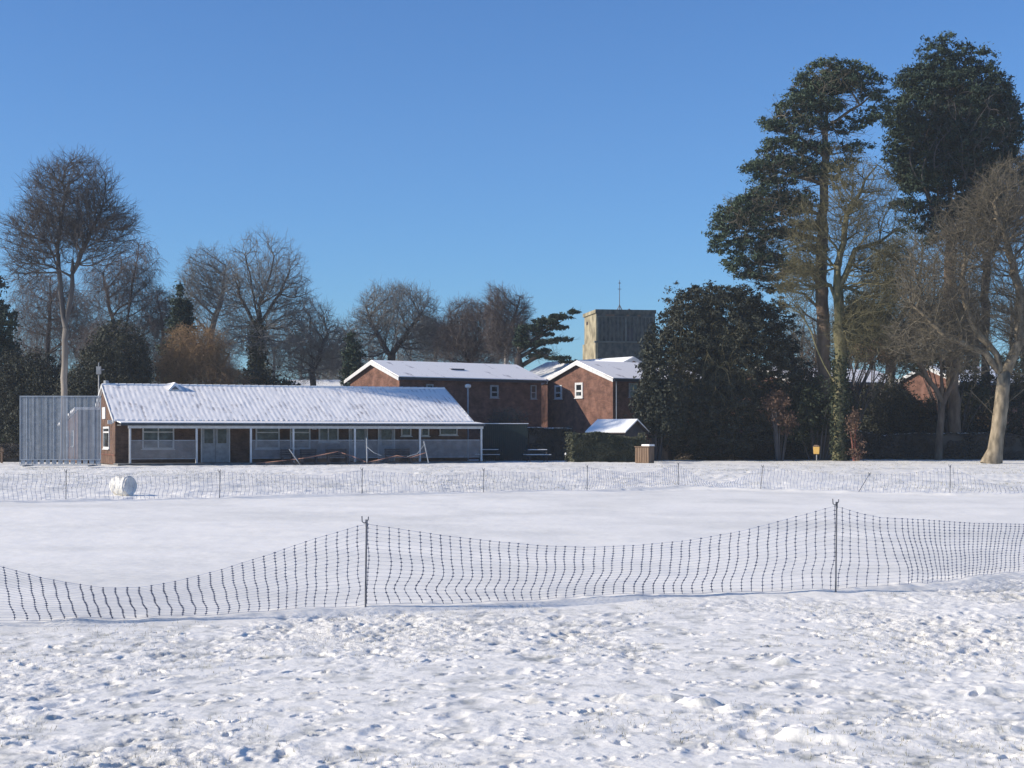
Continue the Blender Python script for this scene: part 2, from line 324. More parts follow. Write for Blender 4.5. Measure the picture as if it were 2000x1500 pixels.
# ------------------------------------------------------------------ netting fences
def net_fence(tab, toppts, posts, label, nrows, pitch, wav, seed, knot=.0098, rv=.0031, rh=.0010, postr=.0095, leans=None, mat='net', groupname='net fences round the square'):
    """tab: (x,D) base line; toppts: (px, py) of the sagging top edge; posts: [px]"""
    rng = np.random.default_rng(seed)
    seg = np.hypot(*np.diff(tab, axis=0).T); S = np.concatenate([[0], np.cumsum(seg)])
    # restrict to s range of interest
    def at(s): return np.array([np.interp(s, S, tab[:, 0]), np.interp(s, S, tab[:, 1])])
    def pxat(s): x, D = at(s); return CX + FPX * x / D
    ss = np.arange(S[0], S[-1], pitch); pxs = np.array([pxat(s) for s in ss])
    lo, hi = toppts[0][0], toppts[-1][0]; k = (pxs >= lo) & (pxs <= hi); ss = ss[k]; pxs = pxs[k]
    ss = ss + rng.normal(0, pitch * .04, len(ss))
    tx = [p[0] for p in toppts]; ty = [p[1] for p in toppts]
    mid = at(ss[len(ss) // 2]); root = empty('net_fence', (mid[0], mid[1], 0), 0, label, 'net fence', groupname)
    off = Vector((mid[0], mid[1], 0))
    cols = []
    for s, px in zip(ss, pxs):
        x, D = at(s); x2, D2 = at(s + .05); T = np.array([x2 - x, D2 - D]); T /= np.linalg.norm(T) + 1e-9
        top = CH + (HY - np.interp(px, tx, ty)) * D / FPX; z0 = gz(x, D) + .015; H = max(top - z0, .12)
        c = []
        for j in range(nrows):
            t = j / (nrows - 1); z = z0 + H * t
            wv = wav(s, t, px) * (1 - .6 * t * t); nv = .03 * math.sin(s * .9 + t * 4 + seed) * (1 - t) + .05 * (1 - t) ** 2 * math.sin(s * 2.1)
            c.append(Vector((x + T[0] * wv - T[1] * nv, D + T[1] * wv + T[0] * nv, z)) - off)
        cols.append(c)
    # split in spans at posts
    post_s = [float(np.interp(p, pxs, ss)) if lo <= p <= hi else None for p in posts]
    cuts = sorted([s for s in post_s if s is not None])
    bounds = [ss[0] - 1] + cuts + [ss[-1] + 1]
    for a, b in zip(bounds[:-1], bounds[1:]):
        idx = [i for i in range(len(ss)) if a <= ss[i] <= b]
        if len(idx) < 2: continue
        if b != bounds[-1] and idx[-1] + 1 < len(ss): idx.append(idx[-1] + 1)
        mb = MB(); mh = MB()
        for n_, i in enumerate(idx):
            c = cols[i]
            if not (n_ == len(idx) - 1 and b != bounds[-1]):
                mb.tube(c, rv * rng.uniform(.85, 1.25), 4, False)
                for p in c[1:]:
                    kx = knot * rng.uniform(.85, 1.2)
                    mb.add([p + Vector(v) for v in ((kx * 1.5, 0, 0), (-kx * 1.5, 0, 0), (0, kx, 0), (0, -kx, 0), (0, 0, kx * .75), (0, 0, -kx * .75))],
                           [(0, 2, 4), (2, 1, 4), (1, 3, 4), (3, 0, 4), (2, 0, 5), (1, 2, 5), (3, 1, 5), (0, 3, 5)])
            if n_ < len(idx) - 1:
                d = cols[idx[n_ + 1]]
                for j in range(nrows): mh.tube([c[j], d[j]], rh * (1.8 if j in (0, nrows - 1) else 1), 3, False)
        net = mb.build('net_panel', M[mat], root)
        mh.build('cross_string', M['net_thin'], net)
    for q, (px, s) in enumerate(zip(posts, post_s)):
        if s is None: continue
        x, D = at(s); zt = CH + (HY - np.interp(px, tx, ty)) * D / FPX + .045; z0 = gz(x, D) - .15
        lx = (leans or {}).get(px, 0)
        b0 = Vector((x - .012, D - .03, z0)) - off; b1 = Vector((x + lx, D - .03, zt)) - off
        m_ = MB(); m_.tube([b0, b0.lerp(b1, .5), b1], [postr, postr * .95, postr * .9], 8)
        pst = m_.build('post', M['dark_metal'], root)
        h = MB(); t = b1 - Vector((0, 0, .02)); r = postr * .8
        h.tube([t, t + Vector((-.022, -.01, -.015)), t + Vector((-.042, -.012, .0)), t + Vector((-.045, -.01, .055))], r * .75, 6)
        h.tube([t + Vector((0, 0, .0)), t + Vector((.018, -.01, .02)), t + Vector((.02, -.01, .05))], r * .75, 6)
        h.tube([t + Vector((0, 0, -.05)), t + Vector((0, 0, .02))], r * 1.6, 8)
        h.build('hook', M['dark_metal'], pst)
    return root
LEAN = np.array([(-60, .09), (500, .07), (620, 0), (715, 0), (800, .03), (900, .0), (1050, -.05), (1200, -.10), (1450, -.08), (1600, -.01), (1650, .0), (1700, .10), (1740, .24), (1790, .17), (1850, -.02), (1950, -.12), (2060, -.13)])
KINK = np.array([(-60, 0), (640, .01), (700, .03), (725, -.03), (790, -.085), (900, -.075), (1000, -.03), (1300, -.01), (1450, -.035), (1600, -.02), (1700, 0), (2060, 0)])
def wav_near(s, t, px):
    u = 1 - t; sm = u * u * (3 - 2 * u)
    return np.interp(px, *LEAN.T) * sm + np.interp(px, *KINK.T) * math.exp(-((t - .2) / .12) ** 2) + .022 * math.sin(7 * t + .35 * s + 1.2) * (.5 + .5 * math.sin(.8 * s)) + .006 * math.sin(17 * t + 3.1 * s)
net_fence(NEAR, [(-60, 1092), (0, 1106), (80, 1128), (150, 1141), (210, 1149), (280, 1147), (350, 1134), (430, 1113), (520, 1085), (600, 1057), (680, 1033), (714, 1023), (760, 1030), (860, 1045), (960, 1057), (1060, 1066), (1150, 1069), (1250, 1065), (1350, 1055), (1450, 1037), (1550, 1011), (1632, 988), (1680, 1003), (1720, 1011), (1800, 1015), (1900, 1022), (2000, 1024), (2060, 1022)],
          [716, 1632], 'long dark blue string net fence sagging between two hooked posts in the foreground', 21, .108, wav_near, 3)
def wav_far(s, t, px): return .03 * math.sin(5 * t + .5 * s) + .01 * math.sin(11 * t + s)
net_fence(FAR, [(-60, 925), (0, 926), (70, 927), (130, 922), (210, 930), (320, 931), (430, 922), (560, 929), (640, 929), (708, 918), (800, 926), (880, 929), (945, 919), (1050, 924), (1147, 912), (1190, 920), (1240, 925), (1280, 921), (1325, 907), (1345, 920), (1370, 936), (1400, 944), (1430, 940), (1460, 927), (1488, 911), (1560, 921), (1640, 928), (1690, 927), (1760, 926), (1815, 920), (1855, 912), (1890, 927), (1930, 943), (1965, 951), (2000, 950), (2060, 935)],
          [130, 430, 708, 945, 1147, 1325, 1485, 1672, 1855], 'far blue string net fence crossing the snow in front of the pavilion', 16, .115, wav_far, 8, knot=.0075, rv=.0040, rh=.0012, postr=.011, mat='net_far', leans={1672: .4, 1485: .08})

# ------------------------------------------------------------------ buildings
class Frame:
    """local frame of a building: x along the front wall, y to the back"""
    def __init__(s, px, D, deg): s.A = Vector(((px - CX) * D / FPX, D, 0)); s.th = R(deg); s.c = math.cos(s.th); s.s = math.sin(s.th)
    def sx(s, px, yl=0):                                  # local x on plane y=yl seen at photo column px
        k = (px - CX) / FPX
        return (k * (s.A.y + yl * s.c) - s.A.x + yl * s.s) / (s.c - k * s.s)
    def sy(s, px, xl=0):                                  # local y on plane x=xl
        k = (px - CX) / FPX
        return (s.A.x + xl * s.c - k * (s.A.y + xl * s.s)) / (s.s + k * s.c)
    def z(s, py, xl, yl): D = s.A.y + xl * s.s + yl * s.c; return CH + (HY - py) * D / FPX
def window(parent, x0, x1, z0, z1, y, mat='white', bars=(), trans=(), t=.07, face='front', name='window'):
    """frame proud of the wall with glass set back inside it; face front: normal -y at plane y; left: normal -x at plane x=y"""
    Mx = Matrix.Identity(4)
    if face == 'left': Mx = Matrix(((0, 1, 0, y), (1, 0, 0, 0), (0, 0, 1, 0), (0, 0, 0, 1))); y0 = 0
    else: y0 = y
    if face == 'left': f0, f1, g0, g1 = -.06, .02, -.022, -.004
    else: f0, f1, g0, g1 = y0 - .06, y0 + .02, y0 - .022, y0 - .004
    m_ = MB()
    m_.box(x0, x0 + t, f0, f1, z0, z1, Mx); m_.box(x1 - t, x1, f0, f1, z0, z1, Mx)
    m_.box(x0 + t, x1 - t, f0, f1, z1 - t, z1, Mx); m_.box(x0 + t, x1 - t, f0, f1, z0, z0 + t, Mx)
    for b in bars: xb = x0 + (x1 - x0) * b; m_.box(xb - t * .45, xb + t * .45, f0 + .004, f1, z0 + t, z1 - t, Mx)
    for b in trans:
        zb = z0 + (z1 - z0) * b; edges = [x0 + t] + [x0 + (x1 - x0) * q for q in bars] + [x1 - t]
        for a_, b_ in zip(edges[:-1], edges[1:]): m_.box(a_ + (t * .45 if a_ > x0 + t else 0), b_ - (t * .45 if b_ < x1 - t else 0), f0 + .008, f1, zb - t * .4, zb + t * .4, Mx)
    wd = m_.build(name, M[mat], parent)
    MB().box(x0 + .01, x1 - .01, g0, g1, z0 + .01, z1 - .01, Mx).build('pane', M['glass'], wd)
    s_ = MB(); s_.box(x0 - .05, x1 + .05, f0 - .05, f1, z0 - .05, z0 - .003, Mx); s_.build('sill', M[mat], wd)
    return wd
def slab(y0, z0, y1, z1, x0, x1, th):                    # sloping slab over x range
    return MB().prism([(y0, z0), (y1, z1), (y1, z1 + th), (y0, z0 + th)], x0, x1, 'x')

# ---- the pavilion
F = Frame(225, 88.0, 22)
pav = empty('pavilion', F.A, F.th, 'long low brown brick cricket pavilion with snowy tiled roof and white verandah posts', 'pavilion')
LX = F.sx(917); eave, ridge, dep = 2.62, 4.70, 10.0
w_ = MB(); w_.prism([(0, 0), (dep, 0), (dep, eave), (dep / 2, ridge - .12), (0, eave)], 0, LX - .15, 'x'); w_.build('wall', M['brick_pav'], pav)
# roof with modelled rolls of tiles under snow
def tiled_roof(name, x0, x1, ya, za, yb, zb, th, parent, mat, amp=.0065, per=.30, nx=None):
    n = int((x1 - x0) / per * 6); m_ = 26; xs = np.linspace(x0, x1, n + 1); ts = np.linspace(0, 1, m_ + 1)
    X, T = np.meshgrid(xs, ts); Yv = ya + (yb - ya) * T; nrm = np.array([-(zb - za), (yb - ya)]); nrm = nrm / np.linalg.norm(nrm)
    h = amp * np.sin(2 * math.pi * X / per) * (.7 + .6 * fbm(X * .8, T * 5, 2, 14)) + fbm(X * 2.2, T * 9, 3, 4) * .018 + fbm(X * 7, T * 26, 2, 24) * .012
    course = (T * 15) % 1; h = h - .010 * course
    Y2 = Yv + nrm[0] * (h + th); Z2 = za + (zb - za) * T + nrm[1] * (h + th)
    V = np.stack([X, Y2, Z2], -1).reshape(-1, 3); i = np.arange(V.shape[0]).reshape(X.shape)
    Fq = np.stack([i[:-1, :-1], i[:-1, 1:], i[1:, 1:], i[1:, :-1]], -1).reshape(-1, 4)
    # underside and edges
    b0 = len(V); Vb = np.array([[x0, ya, za], [x1, ya, za], [x1, yb, zb], [x0, yb, zb]]); V = np.vstack([V, Vb])
    e1 = [i[0, :], i[:, -1], i[-1, ::-1], i[::-1, 0]]
    tri = []
    cor = [b0, b0 + 1, b0 + 2, b0 + 3]
    for q, e in enumerate(e1):
        a_, b_ = cor[q], cor[(q + 1) % 4]; h_ = len(e) // 2
        for k in range(len(e) - 1): tri.append((e[k + 1], e[k], a_ if k < h_ else b_))
        tri.append((e[h_], a_, b_))
    o = npmesh(name, V, [Fq, np.array(tri), np.array([[b0 + 3, b0 + 2, b0 + 1, b0]])], mat, parent)
    return o
M['snowroof'] = mat_snowroof('snow_on_tiles', (.36, .35, .37), .27, .30, .0)
rf = tiled_roof('roof', -.12, LX + .12, -.35, eave - .13, dep / 2, ridge, .06, pav, M['snowroof'])
tiled_roof('roof', -.12, LX + .12, dep + .35, eave - .13, dep / 2 + .005, ridge, .06, pav, M['snowroof'])
m_ = MB()
for k in range(46):
    a_ = -.12 + (LX + .24) * k / 46; m_.tube([(a_, dep / 2, ridge + .03), (a_ + (LX + .24) / 46 - .015, dep / 2, ridge + .035)], [.10, .115], 8)
m_.build('ridge_tiles', M['snow'], rf)
# barge boards on both gables
for xx in (-.17, LX + .122):
    MB().prism([(-.36, eave - .24), (dep / 2, ridge - .10), (dep + .36, eave - .24), (dep + .36, eave - .06), (dep / 2, ridge + .08), (-.36, eave - .06)], xx, xx + .045, 'x').build('barge_board', M['white'], pav)
# small gablet vent on the ridge
vx = F.sx(338, dep / 2)
m_ = MB(); m_.add([(vx - .45, dep / 2 - .9, ridge - .28), (vx + .45, dep / 2 - .9, ridge - .28), (vx, dep / 2 - .75, ridge + .22), (vx - .75, dep / 2 + .1, ridge + .06), (vx + .75, dep / 2 + .1, ridge + .06), (vx, dep / 2 + .2, ridge + .24)],
       [(0, 1, 2), (0, 2, 5, 3), (1, 4, 5, 2), (3, 5, 4), (0, 3, 4, 1)])
m_.build('roof_vent', M['snow'], rf)
MB().prism([(-.25, 0), (.25, 0), (0, .22)], 0, .03, 'y').build('vent_louvre', M['dark_metal'], rf).location = (vx - .02, dep / 2 - .90, ridge - .23)
MB().tube([(F.sx(208, dep / 2) , dep / 2 + .1, ridge), (F.sx(208, dep / 2), dep / 2 + .1, ridge + .30)], [.17, .15], 10).build('flue', M['grey_white'], rf)
# verandah
vd = 1.85; vx0 = F.sx(236, -vd); vx1 = F.sx(945, -vd)
MB().prism([(-vd - .12, eave - .30), (-.36, eave - .19), (-.36, eave - .14), (-vd - .12, eave - .25)], vx0, vx1, 'x').build('verandah_roof', M['fascia'], pav)
MB().prism([(-vd - .15, eave - .245), (-.36, eave - .137), (-.36, eave - .09), (-vd - .15, eave - .195)], vx0 - .02, vx1 + .02, 'x').build('verandah_snow', M['snow'], pav)
MB().box(vx0 - .02, vx1 + .02, -vd - .20, -vd - .125, eave - .37, eave - .235).build('gutter', M['fascia'], pav)
px0 = F.sx(250, -vd)
MB().box(px0, vx1 - .05, -vd - .06, -vd + .04, eave - .53, eave - .375).build('verandah_beam', M['white'], pav)
MB().box(vx0 + .02, vx1 - .02, -vd + .1, -.01, eave - .36, eave - .33).build('verandah_ceiling', M['ceiling'], pav)
MB().box(-.1, vx1 + .1, -vd - .1, -.003, -.1, .10).build('verandah_floor', M['floor'], pav)
MB().box(-.42, -.17, -.10, .05, eave - .28, eave - .06).build('eave_box', M['white'], pav)
for px in (254, 384, 490, 573, 693, 820, 940):
    x = F.sx(px, -vd); wv = .055
    MB().box(x - wv, x + wv, -vd - .055, -vd + .055, .1, eave - .535).build('verandah_post', M['white'], pav, bevel=.006)
# railings of fine vertical bars (read as a pale veil)
for a, b in ((254, 384), (490, 573), (573, 693), (693, 820), (820, 940)):
    x0 = F.sx(a, -vd) + .06; x1 = F.sx(b, -vd) - .06; zt, zb = 1.38, .34
    m_ = MB(); m_.box(x0, x1, -vd - .02, -vd + .02, zt, zt + .05); m_.box(x0, x1, -vd - .02, -vd + .02, zb, zb + .04)
    n = int((x1 - x0) / .05)
    for i in range(1, n): xx = x0 + (x1 - x0) * i / n; m_.box(xx - .011, xx + .011, -vd - .008, -vd + .008, zb + .04, zt)
    m_.build('railing', M['rail'], pav)
# openings in the front wall
def fw(px0, px1, py0, py1, **k):
    x0, x1 = F.sx(px0), F.sx(px1); xm = (x0 + x1) / 2; return window(pav, x0, x1, F.z(py1, xm, 0), F.z(py0, xm, 0), 0, **k)
fw(278, 340, 831, 877, bars=(.5,), trans=(.72,), t=.08)
fw(499, 546, 832, 877, trans=(.72,), t=.09)
fw(566, 606, 832, 877, trans=(.72,), t=.09)
fw(622, 661, 832, 864, bars=(.48,), t=.09)
fw(783, 803, 832, 852, t=.08); fw(822, 838, 832, 852, t=.08); fw(858, 893, 833, 850, t=.07)
def door(px0, px1, py0, leafs, glaz, name='door'):
    x0, x1 = F.sx(px0), F.sx(px1); xm = (x0 + x1) / 2; zt = F.z(py0, xm, 0); y = 0
    m_ = MB(); m_.box(x0, x0 + .07, -.07, .02, .1, zt); m_.box(x1 - .07, x1, -.07, .02, .1, zt); m_.box(x0 + .07, x1 - .07, -.07, .02, zt - .08, zt)
    d = m_.build('door_frame', M['white'], pav)
    n = leafs; wd = (x1 - x0 - .14) / n
    for i in range(n):
        a = x0 + .07 + wd * i + .01; b = a + wd - .02; zg0 = .1 + (zt - .1) * glaz; s = .13
        m_ = MB(); m_.box(a, b, -.045, .01, .11, zg0); m_.box(a, a + s, -.045, .01, zg0, zt - .09); m_.box(b - s, b, -.045, .01, zg0, zt - .09); m_.box(a + s, b - s, -.045, .01, zt - .22, zt - .09)
        lf = m_.build('door', M['grey_white'], d)
        MB().box(a + s - .01, b - s + .01, -.025, -.01, zg0 - .01, zt - .20).build('pane', M['glass'], lf)
    return d
door(392, 449, 831, 2, .52); door(681, 718, 831, 1, .55); door(738, 771, 832, 1, .45)
MB().box(F.sx(609), F.sx(617), -.14, -.004, F.z(839, F.sx(613), 0), F.z(828, F.sx(613), 0)).build('alarm_box', M['white'], pav)
# end wall, lit by the sun: a window, a sign, plinth course
e0, e1 = F.sy(216), F.sy(203)
yb_ = sorted([F.sy(214.5), F.sy(203)])
window(pav, yb_[0], yb_[1], F.z(877, 0, 2), F.z(833, 0, 2), 0, bars=(), trans=(.75,), face='left', t=.12)
MB().box(-.06, -.003, F.sy(202) - 1.2, F.sy(202) + .2, F.z(818, 0, 4), F.z(795, 0, 4)).build('sign_board', M['white'], pav)
MB().box(-.05, -.002, -.05, dep, F.z(889, 0, 2), F.z(887, 0, 2)).build('string_course', M['brick'], pav)
# rear extension seen through the sight screen
m_ = MB(); m_.prism([(7.2, 0), (17, 0), (17, 2.3), (7.2, 3.25)], -1.3, 3, 'x'); rext = m_.build('rear_wing', M['brick_pav'], pav)
MB().prism([(7.0, 3.28), (17.2, 2.33), (17.2, 2.47), (7.0, 3.42)], -1.5, 3.1, 'x').build('rear_roof', M['snow'], rext)
for yy in (9.0, 12.5): window(rext, yy, yy + 1.1, 1.0, 2.0, -1.3, face='left', t=.1, trans=(.7,))

# ---- sight screen: fine vertical slats in a frame, see-through
sx0, sx1 = P(39, 912, 82).x, P(197, 912, 82).x; sD = 82.0; top = CH + (HY - 773) * sD / FPX
scn = empty('sight_screen', ((sx0 + sx1) / 2, sD, 0), 0, 'pale blue slatted cricket sight screen at the left end of the pavilion', 'sight screen')
hw = (sx1 - sx0) / 2
m_ = MB(); n = 62; z0 = .42
for i in range(n):
    x = -hw + 2 * hw * (i + .5) / n; m_.box(x - .020, x + .020, -.006, .006, z0, top - .05)
m_.build('slats', M['mesh'], scn)
m_ = MB()
for i in range(0, 13):
    x = -hw + 2 * hw * i / 12; m_.box(x - .013, x + .013, -.026, -.014, .12, top)
m_.box(-hw, hw, -.045, .03, top - .05, top); m_.box(-hw, hw, -.048, .03, z0 - .05, z0); m_.box(-hw, hw, -.046, .03, .08, .14)
m_.build('frame', M['mesh'], scn)
m_ = MB()
for i in range(13):
    x = -hw + 2 * hw * (i + .5) / 13; m_.box(x - .12, x + .12, -.005, .005, .16, .36)
m_.build('skirt_panel', M['mesh'], scn)
for x in (-hw * .8, hw * .8):
    m_ = MB(); m_.box(x - .05, x + .05, -.8, .8, .04, .12); m_.tube([(x, .75, .1), (x, .05, top * .6)], .025, 6); m_.build('stand', M['metal'], scn)

# ---- brick houses
def house(px, D, deg, Lx, W, ev, rise, label, group='brick houses behind the pavilion', roofmat='snow_h', wallmat='brick', name='brick_house', white_verge=True):
    Fh = Frame(px, D, deg); r = empty(name, Fh.A, Fh.th, label, 'house', group); H = ev + rise
    MB().prism([(0, 0), (W, 0), (W, ev), (W / 2, H), (0, ev)], 0, Lx, 'x').build('wall', M[wallmat], r)
    o = .35; k = rise / (W / 2)
    ro = MB()
    ro.prism([(-o, ev - o * k + .03), (W / 2, H + .03), (W / 2, H + .16), (-o, ev - o * k + .16)], -.25, Lx + .25, 'x')
    ro.prism([(W + o, ev - o * k + .03), (W / 2 + .002, H + .03), (W / 2 + .002, H + .16), (W + o, ev - o * k + .16)], -.25, Lx + .25, 'x')
    rr = ro.build('roof', M['tile'], r)
    sn = MB()
    sn.prism([(-o + .02, ev - o * k + .165), (W / 2, H + .163), (W / 2, H + .24), (-o + .02, ev - o * k + .22)], -.23, Lx + .23, 'x')
    sn.prism([(W + o - .02, ev - o * k + .165), (W / 2 + .002, H + .163), (W / 2 + .002, H + .24), (W + o - .02, ev - o * k + .22)], -.23, Lx + .23, 'x')
    sn.build('roof_snow', M[roofmat], rr)
    for xx in (-.31, Lx + .252):
        MB().prism([(-o - .02, ev - o * k - .08), (W / 2, H - .10), (W + o + .02, ev - o * k - .08), (W + o + .02, ev - o * k + .14), (W / 2, H + .17), (-o - .02, ev - o * k + .14)], xx, xx + .055, 'x').build('barge_board', M['white'], r)
    MB().box(-.2, Lx + .2, -o - .10, -o - .003, ev - o * k - .02, ev - o * k + .12).build('gutter', M['fascia'], r)
    return Fh, r
M['snow_h'] = mat_snowroof('thin_snow_on_tiles', (.22, .21, .25), .20, 1.2, 0)
EV = 5.62
F1, h1 = house(780, 105, 35, 12.0, 6.9, EV, 1.12, 'brick house with lit gable and long snowy roof behind the right half of the pavilion')
def hw_(Fh, h, px0, px1, py0, py1, face='front', **k):
    if face == 'front':
        x0, x1 = Fh.sx(px0), Fh.sx(px1); a = (x0, 0)
        window(h, x0, x1, Fh.z(py1, x0, 0), Fh.z(py0, x0, 0), 0, **k)
    else:
        y1, y0 = Fh.sy(px0), Fh.sy(px1); window(h, min(y0, y1), max(y0, y1), Fh.z(py1, 0, y0), Fh.z(py0, 0, y0), 0, face='left', **k)
hw_(F1, h1, 832, 846, 750, 759, mat='grey_white', t=.1)
hw_(F1, h1, 957, 973, 752, 777, mat='grey_white', t=.12, trans=(.45,))
hw_(F1, h1, 1036, 1047, 752, 779, mat='grey_white', t=.08, trans=(.45,))
MB().box(5.2, 6.3, 1.5, 2.0, EV + .50, EV + .83).build('roof_vent', M['dark_metal'], h1)
F2, h2 = house(1197, 108, 35, 11.0, 7.75, EV, 1.25, 'brick house with sunlit gable and two white windows left of the church tower')
hw_(F2, h2, 1124, 1139, 747, 777, face='left', t=.16, trans=(.45,))
hw_(F2, h2, 1084, 1098, 752, 779, face='left', t=.14, trans=(.45,))
hw_(F2, h2, 1228, 1246, 748, 776, mat='grey_white', t=.09, trans=(.45,))
MB().tube([(.25, -.08, 0), (.25, -.08, EV - .1)], .05, 6).build('drainpipe', M['grey_white'], h2)
M['snow_thick'] = mat_noise('thick_roof_snow', (.80, .82, .85), (.86, .88, .9), 1.5, .7, .2, 8)
F3, h3 = house(1004, 127, -55, 11.0, 7.0, 6.1, 1.5, 'house behind showing only a bright white snow roof between two brick gables', roofmat='snow_thick')
F6, h6 = house(560, 128, 5, 7.0, 6.0, 5.45, .75, 'distant low roof under snow glimpsed through trees above the pavilion ridge', roofmat='snow_thick')
F4, h4 = house(1545, 120, 35, 13.2, 7.0, 5.9, 1.1, 'brick house with long snowy roof seen between the tall pine trunks', 'brick houses behind the trees', roofmat='snow_h')
F5, h5 = house(1872, 122, 35, 10.0, 6.4, 5.9, 1.3, 'brick house with sunlit gable partly hidden behind bare branches on the right', 'brick houses behind the trees', roofmat='snow_thick')

# ---- church tower
Ft = Frame(1163, 150, 9.2); W = 6.1; TH = Ft.z(604, 0, 0)
tw = empty('church_tower', Ft.A, Ft.th, 'square modern church tower with pale sunlit side and dark louvred front', 'tower')
zl = Ft.z(667, 2, 0)
MB().box(0, W, 0, W, 0, zl).build('shaft', M['stone'], tw)
MB().box(.15, W - .15, .15, W - .15, zl, TH - .35).build('belfry', M['stone'], tw)
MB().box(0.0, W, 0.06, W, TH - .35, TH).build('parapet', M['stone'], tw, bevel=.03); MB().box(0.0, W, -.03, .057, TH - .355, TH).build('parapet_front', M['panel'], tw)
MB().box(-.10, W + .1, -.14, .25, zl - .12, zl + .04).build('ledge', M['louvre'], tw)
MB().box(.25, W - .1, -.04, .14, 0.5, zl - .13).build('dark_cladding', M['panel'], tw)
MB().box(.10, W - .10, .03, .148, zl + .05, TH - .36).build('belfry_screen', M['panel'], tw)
m_ = MB()
for i in range(15):
    x = .25 + (W - .5) * i / 14
    m_.box(x - (.035 if i != 7 else .10), x + (.035 if i != 7 else .10), -.06, .028, zl + .05, TH - .75)
m_.box(.1, W - .1, -.02, .026, TH - .74, TH - .66); m_.build('louvre_fins', M['louvre'], tw)
for i, (a, b) in enumerate(((1.0, 1.9), (3.1, 3.35), (4.2, 4.5))):
    MB().box(a, b, -.09, -.061, TH - .64, TH - .50).build('coping_block', M['wood'], tw)
MB().box(3.2, 3.75, -.035, .02, zl + .1, zl + 1.3).build('louvre_opening', M['fascia'], tw)
for yy, zz in ((4.2, TH - 1.2), (3.2, 8.2)): MB().box(.09, .148, yy, yy + .6, zz, zz + .28).build('vent_slot', M['tile'], tw) if zz > zl else MB().box(-.05, -.004, yy, yy + .5, zz, zz + .25).build('vent_slot', M['tile'], tw)
mx = Ft.sx(1210, 3)
m_ = MB(); m_.tube([(mx, 3, TH), (mx, 3, TH + .25), (mx, 3, TH + 3.2)], [.10, .045, .025], 6)
for a in range(4): m_.tube([(mx + .45 * math.cos(a * 1.57 + .7), 3 + .45 * math.sin(a * 1.57 + .7), TH + .0), (mx, 3, TH + .75)], .03, 5)
m_.build('mast', M['dark_metal'], tw)
m_ = MB(); m_.tube([(mx - .18, 3, TH + 2.3), (mx + .18, 3, TH + 2.3)], .03, 5); m_.tube([(mx - .1, 3, TH + 2.9), (mx + .12, 3, TH + 2.9)], .05, 5); m_.build('cross_arm', M['dark_metal'], tw)
MB().tube([(4.1, 3, TH), (4.1, 3, TH + .15), (4.1, 3, TH + .35)], [.3, .28, .05], 8).build('roof_cowl', M['dark_metal'], tw)

# ---- shed with snow roof, box, tables, posts
Fs = Frame(1150, 100.5, -38)
sh = empty('garden_shed', Fs.A, Fs.th, 'small dark shed with thick bright snow roof in front of the sunlit gable', 'shed')
sL = Fs.sx(1222); MB().prism([(0, 0), (2.4, 0), (2.4, 1.85), (1.2, 2.55), (0, 1.85)], 0.05, sL - .05, 'x').build('wall', M['dark_wood'], sh)
MB().prism([(-.2, 1.80), (1.2, 2.60), (2.6, 1.80), (2.6, 1.87), (1.2, 2.67), (-.2, 1.87)], -.12, sL + .12, 'x').build('roof', M['tile'], sh)
MB().prism([(-.22, 1.875), (1.2, 2.675), (2.62, 1.875), (2.62, 1.95), (1.2, 2.76), (-.22, 1.95)], -.14, sL + .14, 'x').build('roof_snow', M['snow_thick'], sh)
Fq = Frame(1268, 104, -18)
sh2 = empty('garden_shed', Fq.A, Fq.th, 'low shed roof with patchy snow peeping over the hedge right of the bright shed', 'shed')
MB().prism([(0, 0), (1.8, 0), (1.8, 1.9), (.9, 2.4), (0, 1.9)], 0, 1.3, 'x').build('wall', M['wood'], sh2)
MB().prism([(-.15, 1.86), (.9, 2.46), (1.95, 1.86), (1.95, 1.96), (.9, 2.56), (-.15, 1.96)], -.1, 1.4, 'x').build('roof', M['snow'], sh2)

Fb = Frame(1268, 92.5, 52)
bx = empty('wooden_bin_store', Fb.A, Fb.th, 'waist high brown wooden box with snow on its stepped lid at the field edge', 'bin store')
m_ = MB(); m_.box(0, .55, 0, 1.0, 0, .98)
m_.build('body', M['wood'], bx, bevel=.01)
m_ = MB()
for i in range(6): m_.box(-.025, -.003, .03 + i * .165, .03 + i * .165 + .14, .04, .95)
m_.build('boards', M['wood'], bx)
MB().box(-.05, .60, -.05, 1.05, .983, 1.03).build('lid', M['wood'], bx)
MB().box(-.03, .58, -.03, .55, 1.033, 1.15).build('snow_cap', M['snow'], bx, bevel=.03)

def picnic(px, D, rz, label):
    t = empty('picnic_table', P(px, 900, D) * 1.0, rz, label, 'picnic table', 'picnic tables by the hedge'); t.location.z = 0
    for k in range(4): MB().box(-.8, .8, -.35 + k * .18, -.35 + k * .18 + .15, .72, .76).build('table_board', M['dark_wood'], t)
    for s in (-1, 1):
        b = MB().box(-.8, .8, s * .72 - .13, s * .72 + .13, .42, .46).build('seat', M['dark_wood'], t)
        MB().box(-.78, .78, s * .72 - .12, s * .72 + .12, .463, .50).build('snow_cap', M['snow'], b, bevel=.012)
        m2 = MB()
        for q in (-1, 1): m2.tube([(s * .55, q * .25, .74), (s * .55, q * .62, .0)], .045, 4)
        m2.tube([(s * .55, -.75, .38), (s * .55, .75, .38)], .04, 4); m2.build('leg_frame', M['dark_wood'], t)
    MB().box(-.55, .6, -.33, .34, .763, .81).build('snow_cap', M['snow'], t, bevel=.02)
picnic(1049, 97, R(8), 'dark picnic table with snow on top and benches standing before the hedge')
picnic(955, 98, R(-6), 'dark picnic table with snowy bench just right of the last verandah post')
st = empty('stake', (P(1105, 890, 97).x, 97, 0), 0, 'short stake capped with white snow right of the picnic tables', 'stake')
